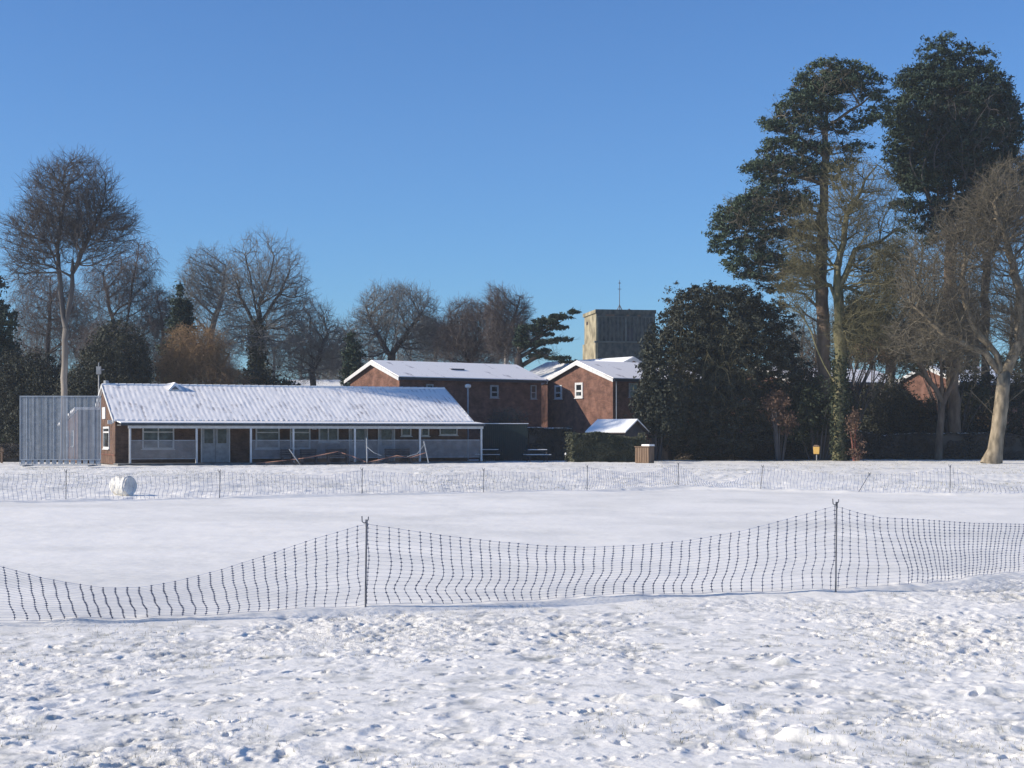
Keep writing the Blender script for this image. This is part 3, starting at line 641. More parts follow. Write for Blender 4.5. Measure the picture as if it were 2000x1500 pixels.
MB().tube([(0, 0, 0), (0, 0, .45)], .04, 6).build('shaft', M['dark_wood'], st); MB().tube([(0, 0, .45), (0, 0, .52), (0, 0, .60)], [.06, .07, .03], 8).build('snow_cap', M['snow'], st)

# dark tables and benches on the verandah, seen through the rails
def vbench(px, wd, label):
    x = F.sx(px, -vd + .9); p = Matrix.Translation(F.A) @ Matrix.Rotation(F.th, 4, 'Z') @ Vector((x, -vd - .75, 0))
    t = empty('bench', (p.x, p.y, 0), F.th, label, 'bench', 'dark benches outside the verandah')
    for k in range(3): MB().box(-wd / 2, wd / 2, -.2 + k * .14, -.2 + k * .14 + .12, .42, .46).build('seat_slat', M['dark_wood'], t)
    for k in range(3): MB().box(-wd / 2, wd / 2, .23, .26, .52 + k * .13, .52 + k * .13 + .10).build('back_slat', M['dark_wood'], t)
    for s in (-1, 1): MB().box(s * (wd / 2 - .08) - .035, s * (wd / 2 - .08) + .035, -.2, .22, 0, .415).build('leg', M['dark_wood'], t)
    for s in (-1, 1): MB().box(s * (wd / 2 - .08) - .03, s * (wd / 2 - .08) + .03, .225, .228, 0.46, .9).build('back_post', M['dark_wood'], t)
vbench(548, .75, 'short dark bench before the railing under the third verandah window')
vbench(590, 1.0, 'dark bench beside the pale leaning post in front of the railing')
vbench(645, 1.3, 'dark bench below the white double window of the pavilion')
vbench(762, 1.6, 'long dark bench in front of the railing below the glazed white door')

# posts with faded orange netting strung in front of the verandah
bn = empty('barrier_netting', (P(650, 905, 86).x, 87, 0), 0, 'sagging dark netting with faded orange top cord in front of the verandah', 'barrier netting')
off = bn.location.copy()
def bpost(p0, p1): MB().tube([Vector(p0) - off, Vector(p1) - off], .035, 8).build('post', M['grey_white'], bn)
def PD(px, py, D): return P(px, py, D)
bpost(PD(586, 907, 88), PD(565, 877, 88)); bpost(PD(717, 905, 88.5), PD(716, 855, 88.5)); bpost(PD(837, 904, 89), PD(828, 862, 89))
def netting(ptsA, ptsB, name='netting'):
    n = 60; m_ = MB(); mt_ = MB(); rows = 7
    A = [PD(np.interp(i / n, np.linspace(0, 1, len(ptsA)), [p[0] for p in ptsA]), np.interp(i / n, np.linspace(0, 1, len(ptsA)), [p[1] for p in ptsA]), 88 + .6 * math.sin(i * .3) * .2) - off for i in range(n + 1)]
    B = [PD(np.interp(i / n, np.linspace(0, 1, len(ptsB)), [p[0] for p in ptsB]), np.interp(i / n, np.linspace(0, 1, len(ptsB)), [p[1] for p in ptsB]), 88 + .6 * math.sin(i * .3 + 1) * .2) - off for i in range(n + 1)]
    for i in range(n):
        for r in range(rows + 1):
            t = r / rows; (mt_ if r == 0 else m_).tube([A[i].lerp(B[i], t), A[i + 1].lerp(B[i + 1], t)], .022 if r == 0 else .006, 3, False)
        if i % 2 == 0: m_.tube([A[i], B[i]], .006, 3, False)
    nn = m_.build(name, M['dark_wood'], bn); mt_.build('top_cord', M['orange'], nn)
netting([(500, 905), (560, 899), (600, 894), (660, 882)], [(500, 908), (560, 906), (600, 905), (660, 903)])
netting([(660, 882), (690, 892), (716, 903)], [(660, 903), (690, 905), (716, 906)])
netting([(717, 903), (745, 897), (775, 890), (800, 894), (832, 884)], [(717, 906), (745, 905), (775, 904), (800, 904), (834, 903)])
m_ = MB(); m_.tube([PD(716, 872, 88.5) - off, PD(730, 884, 88.3) - off, PD(745, 890, 88.3) - off], .02, 5); m_.tube([PD(829, 868, 89) - off, PD(815, 886, 88.9) - off, PD(795, 892, 88.8) - off], .02, 5)
m_.build('guy_rope', M['grey_white'], bn)

# tall pale pole behind the screen, lamp posts, telegraph pole by the roof
def pole(name, px, pytop, D, r, label, cat, mat='pale_pole', lean=0, head=None):
    o = empty(name, ((px - CX) * D / FPX, D, 0), 0, label, cat); H = CH + (HY - pytop) * D / FPX
    MB().tube([(0, 0, -.1), (lean * .4, 0, H * .5), (lean, 0, H)], [r, r * .9, r * .8], 10).build('shaft', M[mat], o, smooth=True)
    if head == 'lamp':
        m_ = MB(); m_.tube([(0, 0, H - .05), (0, 0, H + .02), (0, 0, H + .18), (0, 0, H + .24)], [.07, .2, .2, .05], 10); m_.build('lamp_head', M['white'], o, smooth=False)
    if head == 'cross':
        MB().box(-.14, .14, -.1, .1, H - .75, H - .25).build('equipment_box', M['metal'], o)
        MB().tube([(-.02, 0, H - .5), (.35, 0, H - .45)], .03, 6).build('arm', M['metal'], o)
    return o
pole('utility_pole', 193, 708, 98, .05, 'thin grey pole with a small box at its top by the left gable', 'pole', 'metal', head='cross')
pole('lamp_post', 914, 757, 101, .06, 'pale lamp post with small round head rising beyond the pavilion roof end', 'lamp post', 'grey_white', head='lamp')
wp = empty('wooden_post', (P(18, 905, 96).x, 94, 0), 0, 'pair of short brown wooden posts at the far left edge left of the sight screen', 'posts')
MB().box(-.06, .06, -.05, .05, 0, 1.0).build('post', M['wood'], wp, bevel=.01); MB().box(.14, .26, -.05, .05, 0, .95).build('post', M['wood'], wp, bevel=.01)
MB().box(-.1, .3, -.07, .07, .72, .84).build('cross_board', M['wood'], wp, bevel=.01)

# ochre post box-like bin in front of the hedge
yb = empty('litter_bin', ((1595 - CX) * 99.5 / FPX, 99.5, 0), R(-20), 'small ochre yellow bin on a thin post in front of the dark hedge', 'bin')
MB().tube([(0, 0, 0), (0, 0, .5)], .035, 8).build('post', M['metal'], yb)
MB().prism([(-.17, .48), (.17, .48), (.21, .95), (-.21, .95)], -.15, .15, 'y').build('bin_body', M['yellow'], yb, bevel=.015)
MB().prism([(-.23, .953), (.23, .953), (.12, 1.07), (-.12, 1.07)], -.17, .17, 'y').build('bin_lid', M['wood'], yb, bevel=.015)
# fence panel behind the tan trunk
fp = empty('fence_panel', (P(1925, 840, 112).x, 112, 0), R(-24), 'short sunlit brown board fence just left of the tan trunk', 'fence')
m_ = MB()
for i in range(11): m_.box(-.75 + i * .14, -.75 + i * .14 + .125, -.012, .012, 2.15, 3.05)
m_.build('boards', M['wood'], fp); MB().box(-.8, .82, -.03, .03, 3.053, 3.12).build('cap_rail', M['wood'], fp)
MB().box(-.8, .8, .02, .06, 0, 2.2).build('gravel_board', M['dark_wood'], fp)
for x in (-.8, .78): MB().box(x - .05, x + .05, .0, .1, 0, 3.1).build('post', M['dark_wood'], fp)

# rolled snow drum
def drum():
    D = 5100 / (968 - 850); c = Vector(((238 - CX) * D / FPX, D + .1, .27)); n, k = 22, 34
    o = empty('snow_roll', (c.x, c.y, 0), 0, 'big rolled drum of snow left alone behind the far net fence', 'snow roll')
    ax = Vector((.86, -.5, 0)).normalized(); sd = Vector((-ax.y, ax.x, 0)); V = []
    for i in range(n + 1):
        t = i / n; 
        for j in range(k):
            a = 2 * math.pi * j / k; e = 1 if 0.06 < t < .94 else .9
            if t < .2: e *= .86 + .14 * t / .2
            r = .285 * e * (1 + .10 * float(fbm(np.array([a * 1.5 * math.cos(a) + 3]), np.array([t * 5 + math.sin(a) * 2]), 3, 2)[0]))
            V.append(ax * (t - .5) * .60 + sd * r * math.cos(a) + Vector((0, 0, .275 + r * math.sin(a))))
    Fq = [(i * k + j, i * k + (j + 1) % k, (i + 1) * k + (j + 1) % k, (i + 1) * k + j) for i in range(n) for j in range(k)]
    m_ = MB(); m_.add(V, Fq + [tuple(range(k))[::-1], tuple(range(n * k, n * k + k))]); m_.build('drum', M['old_snow'], o, smooth=False)
drum()
# loose snow lumps in the foreground
def lump(px, py, a, b, h, label, seed):
    D = FPX * CH / (py - HY); x = (px - CX) * D / FPX; o = empty('snow_lump', (x, D, gz(x, D) - .02), 0, label, 'snow lump', 'loose snow lumps in the foreground')
    me = bpy.data.meshes.new('lump'); import bmesh
    bm = bmesh.new(); bmesh.ops.create_icosphere(bm, subdivisions=4, radius=1)
    for v in bm.verts:
        p = v.co; nz = float(fbm(np.array([p.x * 2 + seed + p.z]), np.array([p.y * 2 + p.z * 1.3]), 4, seed)[0])
        s = 1 + .55 * nz; v.co = Vector((p.x * a * s, p.y * b * s, p.z * h * s))
    bm.to_mesh(me); bm.free(); me.materials.append(M['snow'])
    for p in me.polygons: p.use_smooth = True
    c = bpy.data.objects.new('lump', me); col.objects.link(c); c.parent = o
lump(1568, 1428, .10, .09, .075, 'bright white snow lump with dark shaded side near the bottom right', 3)
lump(1358, 1366, .14, .09, .055, 'largest of the pale snow lumps left of centre right foreground', 5)
lump(1300, 1356, .10, .07, .035, 'flat pale snow lump just left of the largest lump', 8)
lump(1531, 1288, .05, .05, .04, 'tiny round snow lump halfway between the net and bottom right lump', 12)

# ------------------------------------------------------------------ trees
def rot_basis(d):
    ref = np.where(np.abs(d[:, 2:3]) < .9, np.array([[0, 0, 1.]]), np.array([[1., 0, 0]]))
    a = np.cross(d, ref); a /= np.linalg.norm(a, axis=1, keepdims=True) + 1e-9; b = np.cross(d, a); return a, b
def tubes_np(A, B, ra, rb, k):
    d = B - A; ln = np.linalg.norm(d, axis=1, keepdims=True) + 1e-9; d = d / ln; a, b = rot_basis(d)
    th = np.arange(k) * 2 * math.pi / k; cs, sn = np.cos(th), np.sin(th)
    ring = a[:, None, :] * cs[None, :, None] + b[:, None, :] * sn[None, :, None]
    V = np.concatenate([A[:, None, :] + ring * ra[:, None, None], B[:, None, :] + ring * rb[:, None, None]], 1)
    n = len(A); base = (np.arange(n) * 2 * k)[:, None, None]; j = np.arange(k)
    q = np.stack([j, (j + 1) % k, (j + 1) % k + k, j + k], -1)[None]
    return V.reshape(-1, 3), (base + q).reshape(-1, 4)
def limb_tubes(N, par, main, r, k=10, seed=0):
    """smooth limbs: one ring per node, shared along every main chain; side limbs start with a ring of their own"""
    rng = np.random.default_rng(seed); V = []; Fc = []; ring = {}
    def mk(p, d, rad):
        d = d / (np.linalg.norm(d) + 1e-9); ref = np.array([0, 1., 0]) if abs(d[1]) < .9 else np.array([1., 0, 0]); a = np.cross(d, ref); a /= np.linalg.norm(a); b = np.cross(d, a)
        th = np.arange(k) * 2 * math.pi / k; wob = 1 + .07 * np.sin(th * 3 + p[2] * 1.7) + .05 * np.sin(th * 5 - p[2] * 3.1) + rng.normal(0, .03, k)
        i0 = len(V) * k; V.append(p + (np.outer(np.cos(th) * wob, a) + np.outer(np.sin(th) * wob, b)) * rad); return i0
    for i in np.where(par >= 0)[0]:
        p = par[i]
        if main[p] == i and p in ring: a = ring[p]
        else:
            din = N[i] - N[p]; a = mk(N[p], din, r[p] if par[p] < 0 else min(r[p], r[i] * 1.35))
        d = N[i] - N[p]; d = d / (np.linalg.norm(d) + 1e-9)
        if main[i] >= 0: e = N[main[i]] - N[i]; d = d + e / (np.linalg.norm(e) + 1e-9)
        b = mk(N[i], d, r[i]); ring[i] = b; j = np.arange(k)
        Fc.append(np.stack([a + j, a + (j + 1) % k, b + (j + 1) % k, b + j], -1))
    return np.concatenate(V), np.concatenate(Fc)
def join(parts):
    Vs, Fs, o = [], [], 0
    for V, Fq in parts:
        Vs.append(V); Fs.append(Fq + o); o += len(V)
    return np.concatenate(Vs), np.concatenate(Fs)
def mst(pts, nodes, parent, plen, bf, up, down=0):
    nodes = list(nodes); parent = list(parent); plen = list(plen)
    cand = np.array(pts); n = len(cand); best = np.full(n, 1e18); bi = np.zeros(n, dtype=int)
    def relax(i):
        nd = nodes[i]; d = cand - nd; dist = np.sqrt((d * d).sum(1)); dh = np.sqrt(d[:, 0] ** 2 + d[:, 1] ** 2)
        c = dist * 1.0 + bf * (plen[i] + dist) + up * np.maximum(0, .45 * dh - d[:, 2]) + down * np.abs(d[:, 2])
        k = c < best; best[k] = c[k]; bi[k] = i
    for i in range(len(nodes)): relax(i)
    alive = np.ones(n, bool)
    for _ in range(n):
        j = int(np.argmin(best)); p = bi[j]; nodes.append(cand[j].copy()); parent.append(p); plen.append(plen[p] + np.linalg.norm(cand[j] - nodes[p]))
        best[j] = 1e18; alive[j] = False
        cj = cand[j].copy(); cand[j] = 1e6
        relax(len(nodes) - 1); best[~alive] = 1e18
    return np.array(nodes), np.array(parent)
def ell_pts(ells, D, n, rng, depth=1.0, ppm=None):
    """uniform points in a union of ellipsoids given as photo pixels (cx,cy,rx,ry[,depth offset m, depth radius m])"""
    ppm = FPX / D; vol = []
    for e in ells: vol.append(e[2] * e[3] * (e[5] * ppm if len(e) > 5 else e[2] * depth))
    vol = np.array(vol) / sum(vol); out = []
    for e, v in zip(ells, vol):
        k = max(3, int(round(n * v))); q = rng.normal(size=(k, 3)); q /= np.linalg.norm(q, axis=1, keepdims=True); q *= rng.uniform(0, 1, (k, 1)) ** (1 / 2.7)
        lob = rng.normal(size=(9, 3)); lob /= np.linalg.norm(lob, axis=1, keepdims=True); amp_ = rng.uniform(-.28, .22, 9)
        q0 = q / (np.linalg.norm(q, axis=1, keepdims=True) + 1e-9); q *= 1 + (np.clip(q0 @ lob.T, 0, 1) ** 5 @ amp_)[:, None]
        c = P(e[0], e[1], D); ry = e[5] if len(e) > 5 else e[2] / ppm * depth; dy = e[4] if len(e) > 4 else 0
        out.append(np.stack([c.x + q[:, 0] * e[2] / ppm, D + dy + q[:, 1] * ry, c.z + q[:, 2] * e[3] / ppm], -1))
    return np.concatenate(out)
def densify(poly, step=.7):
    out = [np.array(poly[0], float)]
    for a, b in zip(poly[:-1], poly[1:]):
        a = np.array(a, float); b = np.array(b, float); n = max(1, int(np.linalg.norm(b - a) / step))
        for i in range(1, n + 1): out.append(a + (b - a) * i / n)
    return out
def skeleton(trunks, pts, R0, rt, bf, up, down=0, rng=None, smooth=3):
    nodes, parent, plen = [], [], []
    for ti, poly in enumerate(trunks):
        dz = densify([np.array(p) for p in poly])
        if ti == 0: prev = -1; pl = 0; start = 0
        else:
            d = [np.linalg.norm(np.array(nodes[i]) - dz[0]) for i in range(len(nodes))]; prev = int(np.argmin(d)); pl = plen[prev]; start = 0
        for q in dz[start:]:
            if prev >= 0: pl = pl + np.linalg.norm(q - nodes[prev])
            q = q + (rng.normal(0, .04, 3) if len(nodes) > 3 else 0)
            nodes.append(q); parent.append(prev); plen.append(pl * .45); prev = len(nodes) - 1
    nt = len(nodes); N, par = mst(pts, nodes, parent, plen, bf, up, down)
    cnt = np.zeros(len(N)); child = np.bincount(par[par >= 0], minlength=len(N)); main = np.full(len(N), -1)
    cnt[child == 0] = 1
    for i in range(len(N) - 1, -1, -1):
        pass
    order = np.arange(len(N))[::-1]                        # children always come after parents
    bestc = np.zeros(len(N))
    for i in order:
        p = par[i]
        if p >= 0:
            cnt[p] += cnt[i]
            if cnt[i] > bestc[p]: bestc[p] = cnt[i]; main[p] = i
    for _ in range(smooth):
        k = (par >= 0) & (main >= 0); k[:nt] = False; N2 = N.copy(); N2[k] = .4 * N[k] + .3 * N[par[k]] + .3 * N[main[k]]; N = N2
    e = math.log(R0 / rt) / math.log(max(cnt.max(), 2)); r = rt * np.maximum(cnt, 1) ** e
    return N, par, r, nt, main
def twigs(N, par, r, thr, n_tw, ln, rng, droop=0., spread=.75, rad=.009, gens=2):
    idx = np.where((par >= 0) & (r < thr))[0]; A = np.repeat(N[idx], n_tw, 0); d0 = np.repeat(N[idx] - N[par[idx]], n_tw, 0)
    d0 /= np.linalg.norm(d0, axis=1, keepdims=True) + 1e-9
    A = A - d0 * rng.uniform(0, .35, (len(A), 1)); parts = []
    for g in range(gens):
        d = d0 + rng.normal(size=d0.shape) * spread * (1 if g == 0 else .8); d[:, 2] += -droop; d /= np.linalg.norm(d, axis=1, keepdims=True)
        l = ln * rng.uniform(.45, 1.25, (len(A), 1)) * (1 if g == 0 else .6); Mx = A + d * l * .5
        d2 = d + rng.normal(size=d.shape) * .2; d2[:, 2] += (.18 if droop == 0 else -droop * 1.1); d2 /= np.linalg.norm(d2, axis=1, keepdims=True)
        B = Mx + d2 * l * .5; q = np.ones(len(A)); rr = rad * (1 if g == 0 else .75)
        parts.append(tubes_np(A, Mx, q * rr, q * rr * .8, 3)); parts.append(tubes_np(Mx, B, q * rr * .8, q * rr * .45, 3))
        if g + 1 < gens: A = np.concatenate([Mx, Mx + (B - Mx) * .5]); d0 = np.concatenate([d, d2])
    return join(parts)
def leaves(C, size, rng, flat=.0, asp=.55):
    n = len(C); a = rng.normal(size=(n, 3)); a /= np.linalg.norm(a, axis=1, keepdims=True); b = rng.normal(size=(n, 3)); b[:, 2] += 0
    nrm = np.cross(a, b); nrm[:, 2] = nrm[:, 2] + flat * np.linalg.norm(nrm, axis=1); nrm /= np.linalg.norm(nrm, axis=1, keepdims=True) + 1e-9
    a = a - nrm * (a * nrm).sum(1, keepdims=True); a /= np.linalg.norm(a, axis=1, keepdims=True) + 1e-9; b = np.cross(nrm, a)
    s = size * rng.uniform(.6, 1.4, (n, 1)); a = a * s; b = b * s * asp
    V = np.stack([C - a, C + b - a * .1, C + a, C - b + a * .1], 1).reshape(-1, 3); return V, np.arange(n * 4).reshape(-1, 4)
def tree(name, label, D, trunks, ells, npts, R0, bark_, twig_, bf=.35, up=.5, down=0, rt=.014, tw=2, twl=.8, droop=0, spread=.75, rad=.009, depth=1., seed=1,
         foliage=None, ivy=None, cat='tree', group=None, gens=2, thr_trunk=.05, flare=1.25):
    """trunks: polylines [(px,py[,dy])...]; first starts at the ground"""
    rng = np.random.default_rng(seed)
    def w_(q): v = P(q[0], q[1], D); return (v.x, D + (q[2] if len(q) > 2 else 0), v.z)
    tr = [[w_(q) for q in t] for t in trunks]; b = tr[0][0]; tr[0][0] = (b[0], b[1], 0.)
    root = empty(name, (b[0], D, 0), 0, label, cat, group); off = np.array([b[0], D, 0])
    pts = ell_pts(ells, D, int(npts * 1.15), rng, depth) if npts else np.zeros((0, 3))
    N, par, r, nt, main = skeleton(tr, pts, R0, rt, bf, up, down, rng)
    N = N - off
    N[0, 2] = -.15
    rr = r.copy(); zz = N[:, 2]; fl = 1 + (flare - 1) * np.exp(-np.maximum(zz, 0) / .45); rr = rr * fl
    e = np.where(par >= 0)[0]; A = N[par[e]]; B = N[e]; ra = np.minimum(rr[par[e]], rr[e] * 1.6); ra[e < nt] = rr[par[e]][e < nt]; rb = rr[e]
    big = rb >= thr_trunk
    if big.any():
        bigN = np.zeros(len(N), bool); bigN[e[big]] = True; p2 = par.copy(); p2[~bigN] = -1
        V, Fq = limb_tubes(N, p2, main, rr, 10, seed); npmesh('trunk', V, Fq, M[bark_], root, smooth=True)
    parts = []
    if (~big).any(): parts.append(tubes_np(A[~big], B[~big], ra[~big], rb[~big], 4))
    if tw: parts.append(twigs(N, par, r, .045, tw, twl, rng, droop, spread * .8, rad, gens))
    if parts: V, Fq = join(parts); npmesh('crown', V, Fq, M[twig_], root)
    if foliage:
        mat, fe, n_cl, n_per, csz, lsz = foliage[:6]; fl_ = foliage[6] if len(foliage) > 6 else .3
        cc = ell_pts(fe, D, n_cl, rng, depth) - off
        L_ = np.repeat(cc, n_per, 0); g = rng.normal(size=L_.shape); g /= np.linalg.norm(g, axis=1, keepdims=True)
        cs = np.repeat(csz * rng.uniform(.5, 1.4, len(cc)), n_per)[:, None]
        g = g * np.abs(rng.normal(.5, .38, (len(g), 1))) * cs; g[:, 2] *= .6; L_ = L_ + g
        V, Fq = leaves(L_, lsz * 1.15, rng, fl_, .38); npmesh('foliage', V, Fq, M[mat], root)
    if ivy:
        poly, rad_, n_ = ivy; pl = np.array(densify([w_(q) for q in poly], .3)) - off; c = pl[rng.integers(0, len(pl), n_)]
        g = rng.normal(size=c.shape); g /= np.linalg.norm(g, axis=1, keepdims=True); c = c + g * rad_ * rng.uniform(.5, 1.25, (n_, 1)) + rng.normal(0, .15, c.shape) * [0, 0, 1]
        V, Fq = leaves(c, .11, rng, .1); npmesh('ivy', V, Fq, M['ivy'], root)
    return root
def bush(name, label, D, ells, n_cl, n_per, csz, lsz, mat, stem='twig_dark', seed=1, cat='bush', group=None, depth=1., flat=.2, stems=12):
    rng = np.random.default_rng(seed); cx = np.mean([e[0] for e in ells]); x0 = (cx - CX) * D / FPX
    root = empty(name, (x0, D, 0), 0, label, cat, group); off = np.array([x0, D, 0])
    cc = ell_pts(ells, D, n_cl, rng, depth) - off; cc = cc[cc[:, 2] > .05]
    L_ = np.repeat(cc, n_per, 0); g = rng.normal(size=L_.shape); g /= np.linalg.norm(g, axis=1, keepdims=True)
    L_ = L_ + g * np.repeat(csz * rng.uniform(.5, 1.4, len(cc)), n_per)[:, None] * np.abs(rng.normal(.55, .4, (len(g), 1))); L_ = L_[L_[:, 2] > 0.02]
    V, Fq = leaves(L_, lsz * 1.05, rng, flat, .42); npmesh('foliage', V, Fq, M[mat], root)
    t = cc[rng.integers(0, len(cc), stems)]; A = t * [.25, .25, 0]; Mx = A + (t - A) * [.4, .4, .6]; q = np.ones(stems)
    V, Fq = join([tubes_np(A, Mx, q * .07, q * .045, 5), tubes_np(Mx, t, q * .045, q * .012, 4)]); npmesh('stems', V, Fq, M[stem], root)
    return root

def far_wood(name, D, spans, n_tr, seed, mat, top):
    """distant wood that reads as one mass of bare crowns"""
    rng = np.random.default_rng(seed); parts = []; root_x = (np.mean(spans) - CX) * D / FPX; off = np.array([root_x, D, 0])
    for k in range(n_tr):
        px = spans[0] + (spans[1] - spans[0]) * (k + rng.uniform(.1, .9)) / n_tr; ty = np.interp(px, *zip(*top)) + rng.uniform(-8, 22); dd = rng.uniform(-6, 6)
        rx = rng.uniform(24, 40); ry = rng.uniform(38, 60)
        tr = [[tuple(P(px, 905, D) + Vector((0, dd, 0))), tuple(P(px + 2, ty + ry * 1.4, D) + Vector((0, dd, 0))), tuple(P(px + rng.uniform(-6, 6), ty + ry * .5, D) + Vector((0, dd, 0)))]]
        pts = ell_pts([(px, ty + ry, rx, ry), (px, ty + ry * 2, rx * 1.1, ry)], D, 260, rng); pts[:, 1] += dd
        N, par, r, nt, main = skeleton(tr, pts, .2, .014, .4, .4, 0, rng); N = N - off
        e = np.where(par >= 0)[0]; parts.append(tubes_np(N[par[e]], N[e], np.minimum(r[par[e]], r[e] * 1.6), r[e], 4)); parts.append(twigs(N, par, r, .05, 3, .9, rng, 0., .75, .010, 2))
    V, Fq = join(parts); o = npmesh(name, V, Fq, M[mat]); o.location = off; tag(o, 'faint blue grey wood of bare trees far behind, one mass along the skyline' if spans[0] < 0 else 'brown tangled wood of bare trees far behind the right hand houses', 'wood', kind='stuff')
far_wood('far_wood', 158, (-60, 1010), 30, 71, 'twig_grey', [(-60, 640), (100, 620), (300, 640), (420, 640), (640, 640), (700, 650), (850, 640), (1010, 680)])
far_wood('far_wood', 150, (1480, 2060), 18, 72, 'twig_brown', [(1480, 640), (1560, 590), (1700, 560), (1850, 560), (2060, 540)])
# --- left side
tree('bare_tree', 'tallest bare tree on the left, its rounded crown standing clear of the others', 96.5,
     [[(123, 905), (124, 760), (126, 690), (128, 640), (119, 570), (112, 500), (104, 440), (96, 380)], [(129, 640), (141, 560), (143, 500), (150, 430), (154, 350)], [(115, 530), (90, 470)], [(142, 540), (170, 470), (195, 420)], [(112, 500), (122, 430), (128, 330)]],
     [(135, 385, 90, 82), (80, 460, 75, 75), (185, 450, 78, 75), (240, 440, 45, 18), (50, 520, 45, 50)], 2600, .20, 'bark_lit_trunk', 'twig_dark', bf=.6, up=.7, tw=2, twl=.9, seed=11, rad=.010)
tree('birch_tree', 'drooping purple brown birch right of the tallest left tree', 122, [[(240, 905), (238, 760), (246, 640), (262, 540), (270, 480)], [(238, 700), (215, 600), (200, 530)]],
     [(265, 520, 42, 62), (215, 560, 55, 60), (285, 600, 45, 60), (230, 660, 70, 60)], 1500, .22, 'bark_dark', 'twig_purple', bf=.4, up=.3, tw=3, twl=1.1, droop=.7, seed=12, rad=.009)
tree('birch_tree', 'drooping purplish birch behind the twin trunk of the tallest left tree', 126, [[(90, 905), (92, 740), (96, 640), (100, 540)]],
     [(95, 590, 70, 70), (60, 660, 50, 60), (150, 640, 60, 70)], 1300, .2, 'bark_dark', 'twig_purple', bf=.4, up=.3, tw=3, twl=1.1, droop=.7, seed=13, rad=.009)
tree('birch_tree', 'slim bare tree with hanging twigs above the left part of the pavilion roof', 124, [[(318, 905), (320, 760), (318, 650), (305, 560)]],
     [(315, 620, 40, 70), (330, 690, 45, 50)], 800, .16, 'bark_dark', 'twig_grey', bf=.4, up=.3, tw=2, twl=.9, droop=.4, seed=14)
bush('evergreen_bush', 'dark broad evergreen mass behind the sight screen and pavilion gable', 106, [(225, 740, 70, 110), (180, 800, 80, 90), (260, 790, 50, 90)], 2600, 34, .45, .085, 'holly', seed=21, cat='evergreen', group='dark evergreens on the left')
bush('evergreen_bush', 'dark evergreen mass behind the left half of the sight screen', 108, [(70, 790, 70, 110), (120, 820, 70, 90), (20, 770, 50, 90)], 2600, 34, .45, .085, 'holly', seed=22, cat='evergreen', group='dark evergreens on the left')
tree('conifer', 'dark conifer cut off by the left edge of the picture', 110, [[(-30, 905), (-30, 700), (-32, 490)]], [(-30, 620, 40, 120)], 250, .3, 'bark_dark', 'twig_dark', tw=0, down=.6, up=0, seed=23,
     foliage=('fir', [(-28, 540, 36, 35), (-25, 640, 55, 60), (-10, 720, 55, 70), (0, 820, 60, 80)], 520, 60, .6, .14))
tree('conifer', 'pointed dark conifer between the birches and the orange willow', 118, [[(352, 905), (352, 700), (354, 548)]], [(352, 660, 28, 100)], 200, .22, 'bark_dark', 'twig_dark', tw=0, down=.6, up=0, seed=24,
     foliage=('fir', [(354, 570, 10, 25), (354, 600, 20, 30), (352, 640, 28, 40), (350, 700, 38, 60)], 420, 44, .42, .12))
tree('willow_tree', 'orange brown twiggy willow just above the pavilion roof', 108, [[(385, 905), (388, 800), (392, 730), (400, 680)], [(388, 800), (350, 730), (335, 690)], [(388, 780), (430, 720), (450, 690)]],
     [(385, 690, 70, 58), (430, 740, 60, 40), (340, 730, 45, 45)], 1600, .28, 'bark_red', 'twig_orange', bf=.35, up=.5, tw=3, twl=.8, droop=.25, seed=25, rad=.010)
tree('bare_tree', 'bare grey tree left of the wide fan crowned tree behind the pavilion', 130, [[(412, 905), (412, 700), (410, 600), (400, 540)], [(412, 650), (435, 570), (440, 520)]],
     [(400, 540, 50, 60), (385, 590, 50, 60), (440, 570, 35, 60)], 1300, .26, 'bark_grey', 'twig_grey', bf=.5, up=.6, tw=2, twl=.85, seed=26)
tree('bare_tree', 'wide fan crowned bare tree with ivy clad trunk above the middle of the pavilion', 122, [[(505, 905), (503, 740), (504, 650), (508, 580), (506, 520)], [(504, 650), (470, 580), (455, 530)], [(504, 640), (545, 575), (565, 530)], [(504, 620), (488, 540), (480, 500)], [(506, 600), (530, 530), (535, 500)]],
     [(515, 545, 88, 72), (560, 600, 62, 62), (460, 600, 55, 70), (515, 660, 110, 45)], 2400, .34, 'bark_dark', 'twig_grey', bf=.55, up=.6, tw=2, twl=.85, seed=27, ivy=([(504, 900), (503, 740), (504, 640)], .75, 9000))
tree('bare_tree', 'dense blue grey bare tree right of the fan crowned tree', 126, [[(610, 905), (612, 760), (608, 680), (606, 620)], [(612, 720), (640, 650)]],
     [(605, 640, 55, 58), (640, 680, 45, 55), (590, 700, 60, 50)], 1500, .25, 'bark_dark', 'twig_grey', bf=.4, up=.4, tw=2, twl=.8, seed=28)
tree('conifer', 'narrow dark evergreen just left of the first brick gable', 116, [[(688, 905), (688, 760), (690, 640)]], [(688, 720, 22, 70)], 120, .2, 'bark_dark', 'twig_dark', tw=0, down=.6, up=0, seed=29,
     foliage=('fir', [(688, 690, 16, 45), (690, 750, 24, 50)], 200, 44, .4, .12))
tree('bare_tree', 'broad round bare tree above the left end of the long brick house', 134, [[(760, 905), (762, 760), (766, 680), (776, 620), (780, 580)], [(764, 700), (730, 640), (715, 600)], [(766, 690), (810, 630), (830, 600)]],
     [(775, 615, 78, 62), (720, 660, 48, 65), (825, 660, 45, 60)], 2600, .34, 'bark_dark', 'twig_grey', bf=.5, up=.5, tw=2, twl=.85, seed=30)
tree('bare_tree', 'low bare tree filling the gap between the pavilion and first gable', 138, [[(668, 905), (668, 780), (672, 700), (675, 650)]], [(672, 680, 36, 55), (650, 720, 40, 40)], 900, .2, 'bark_dark', 'twig_grey', bf=.4, up=.4, tw=2, twl=.8, seed=31)
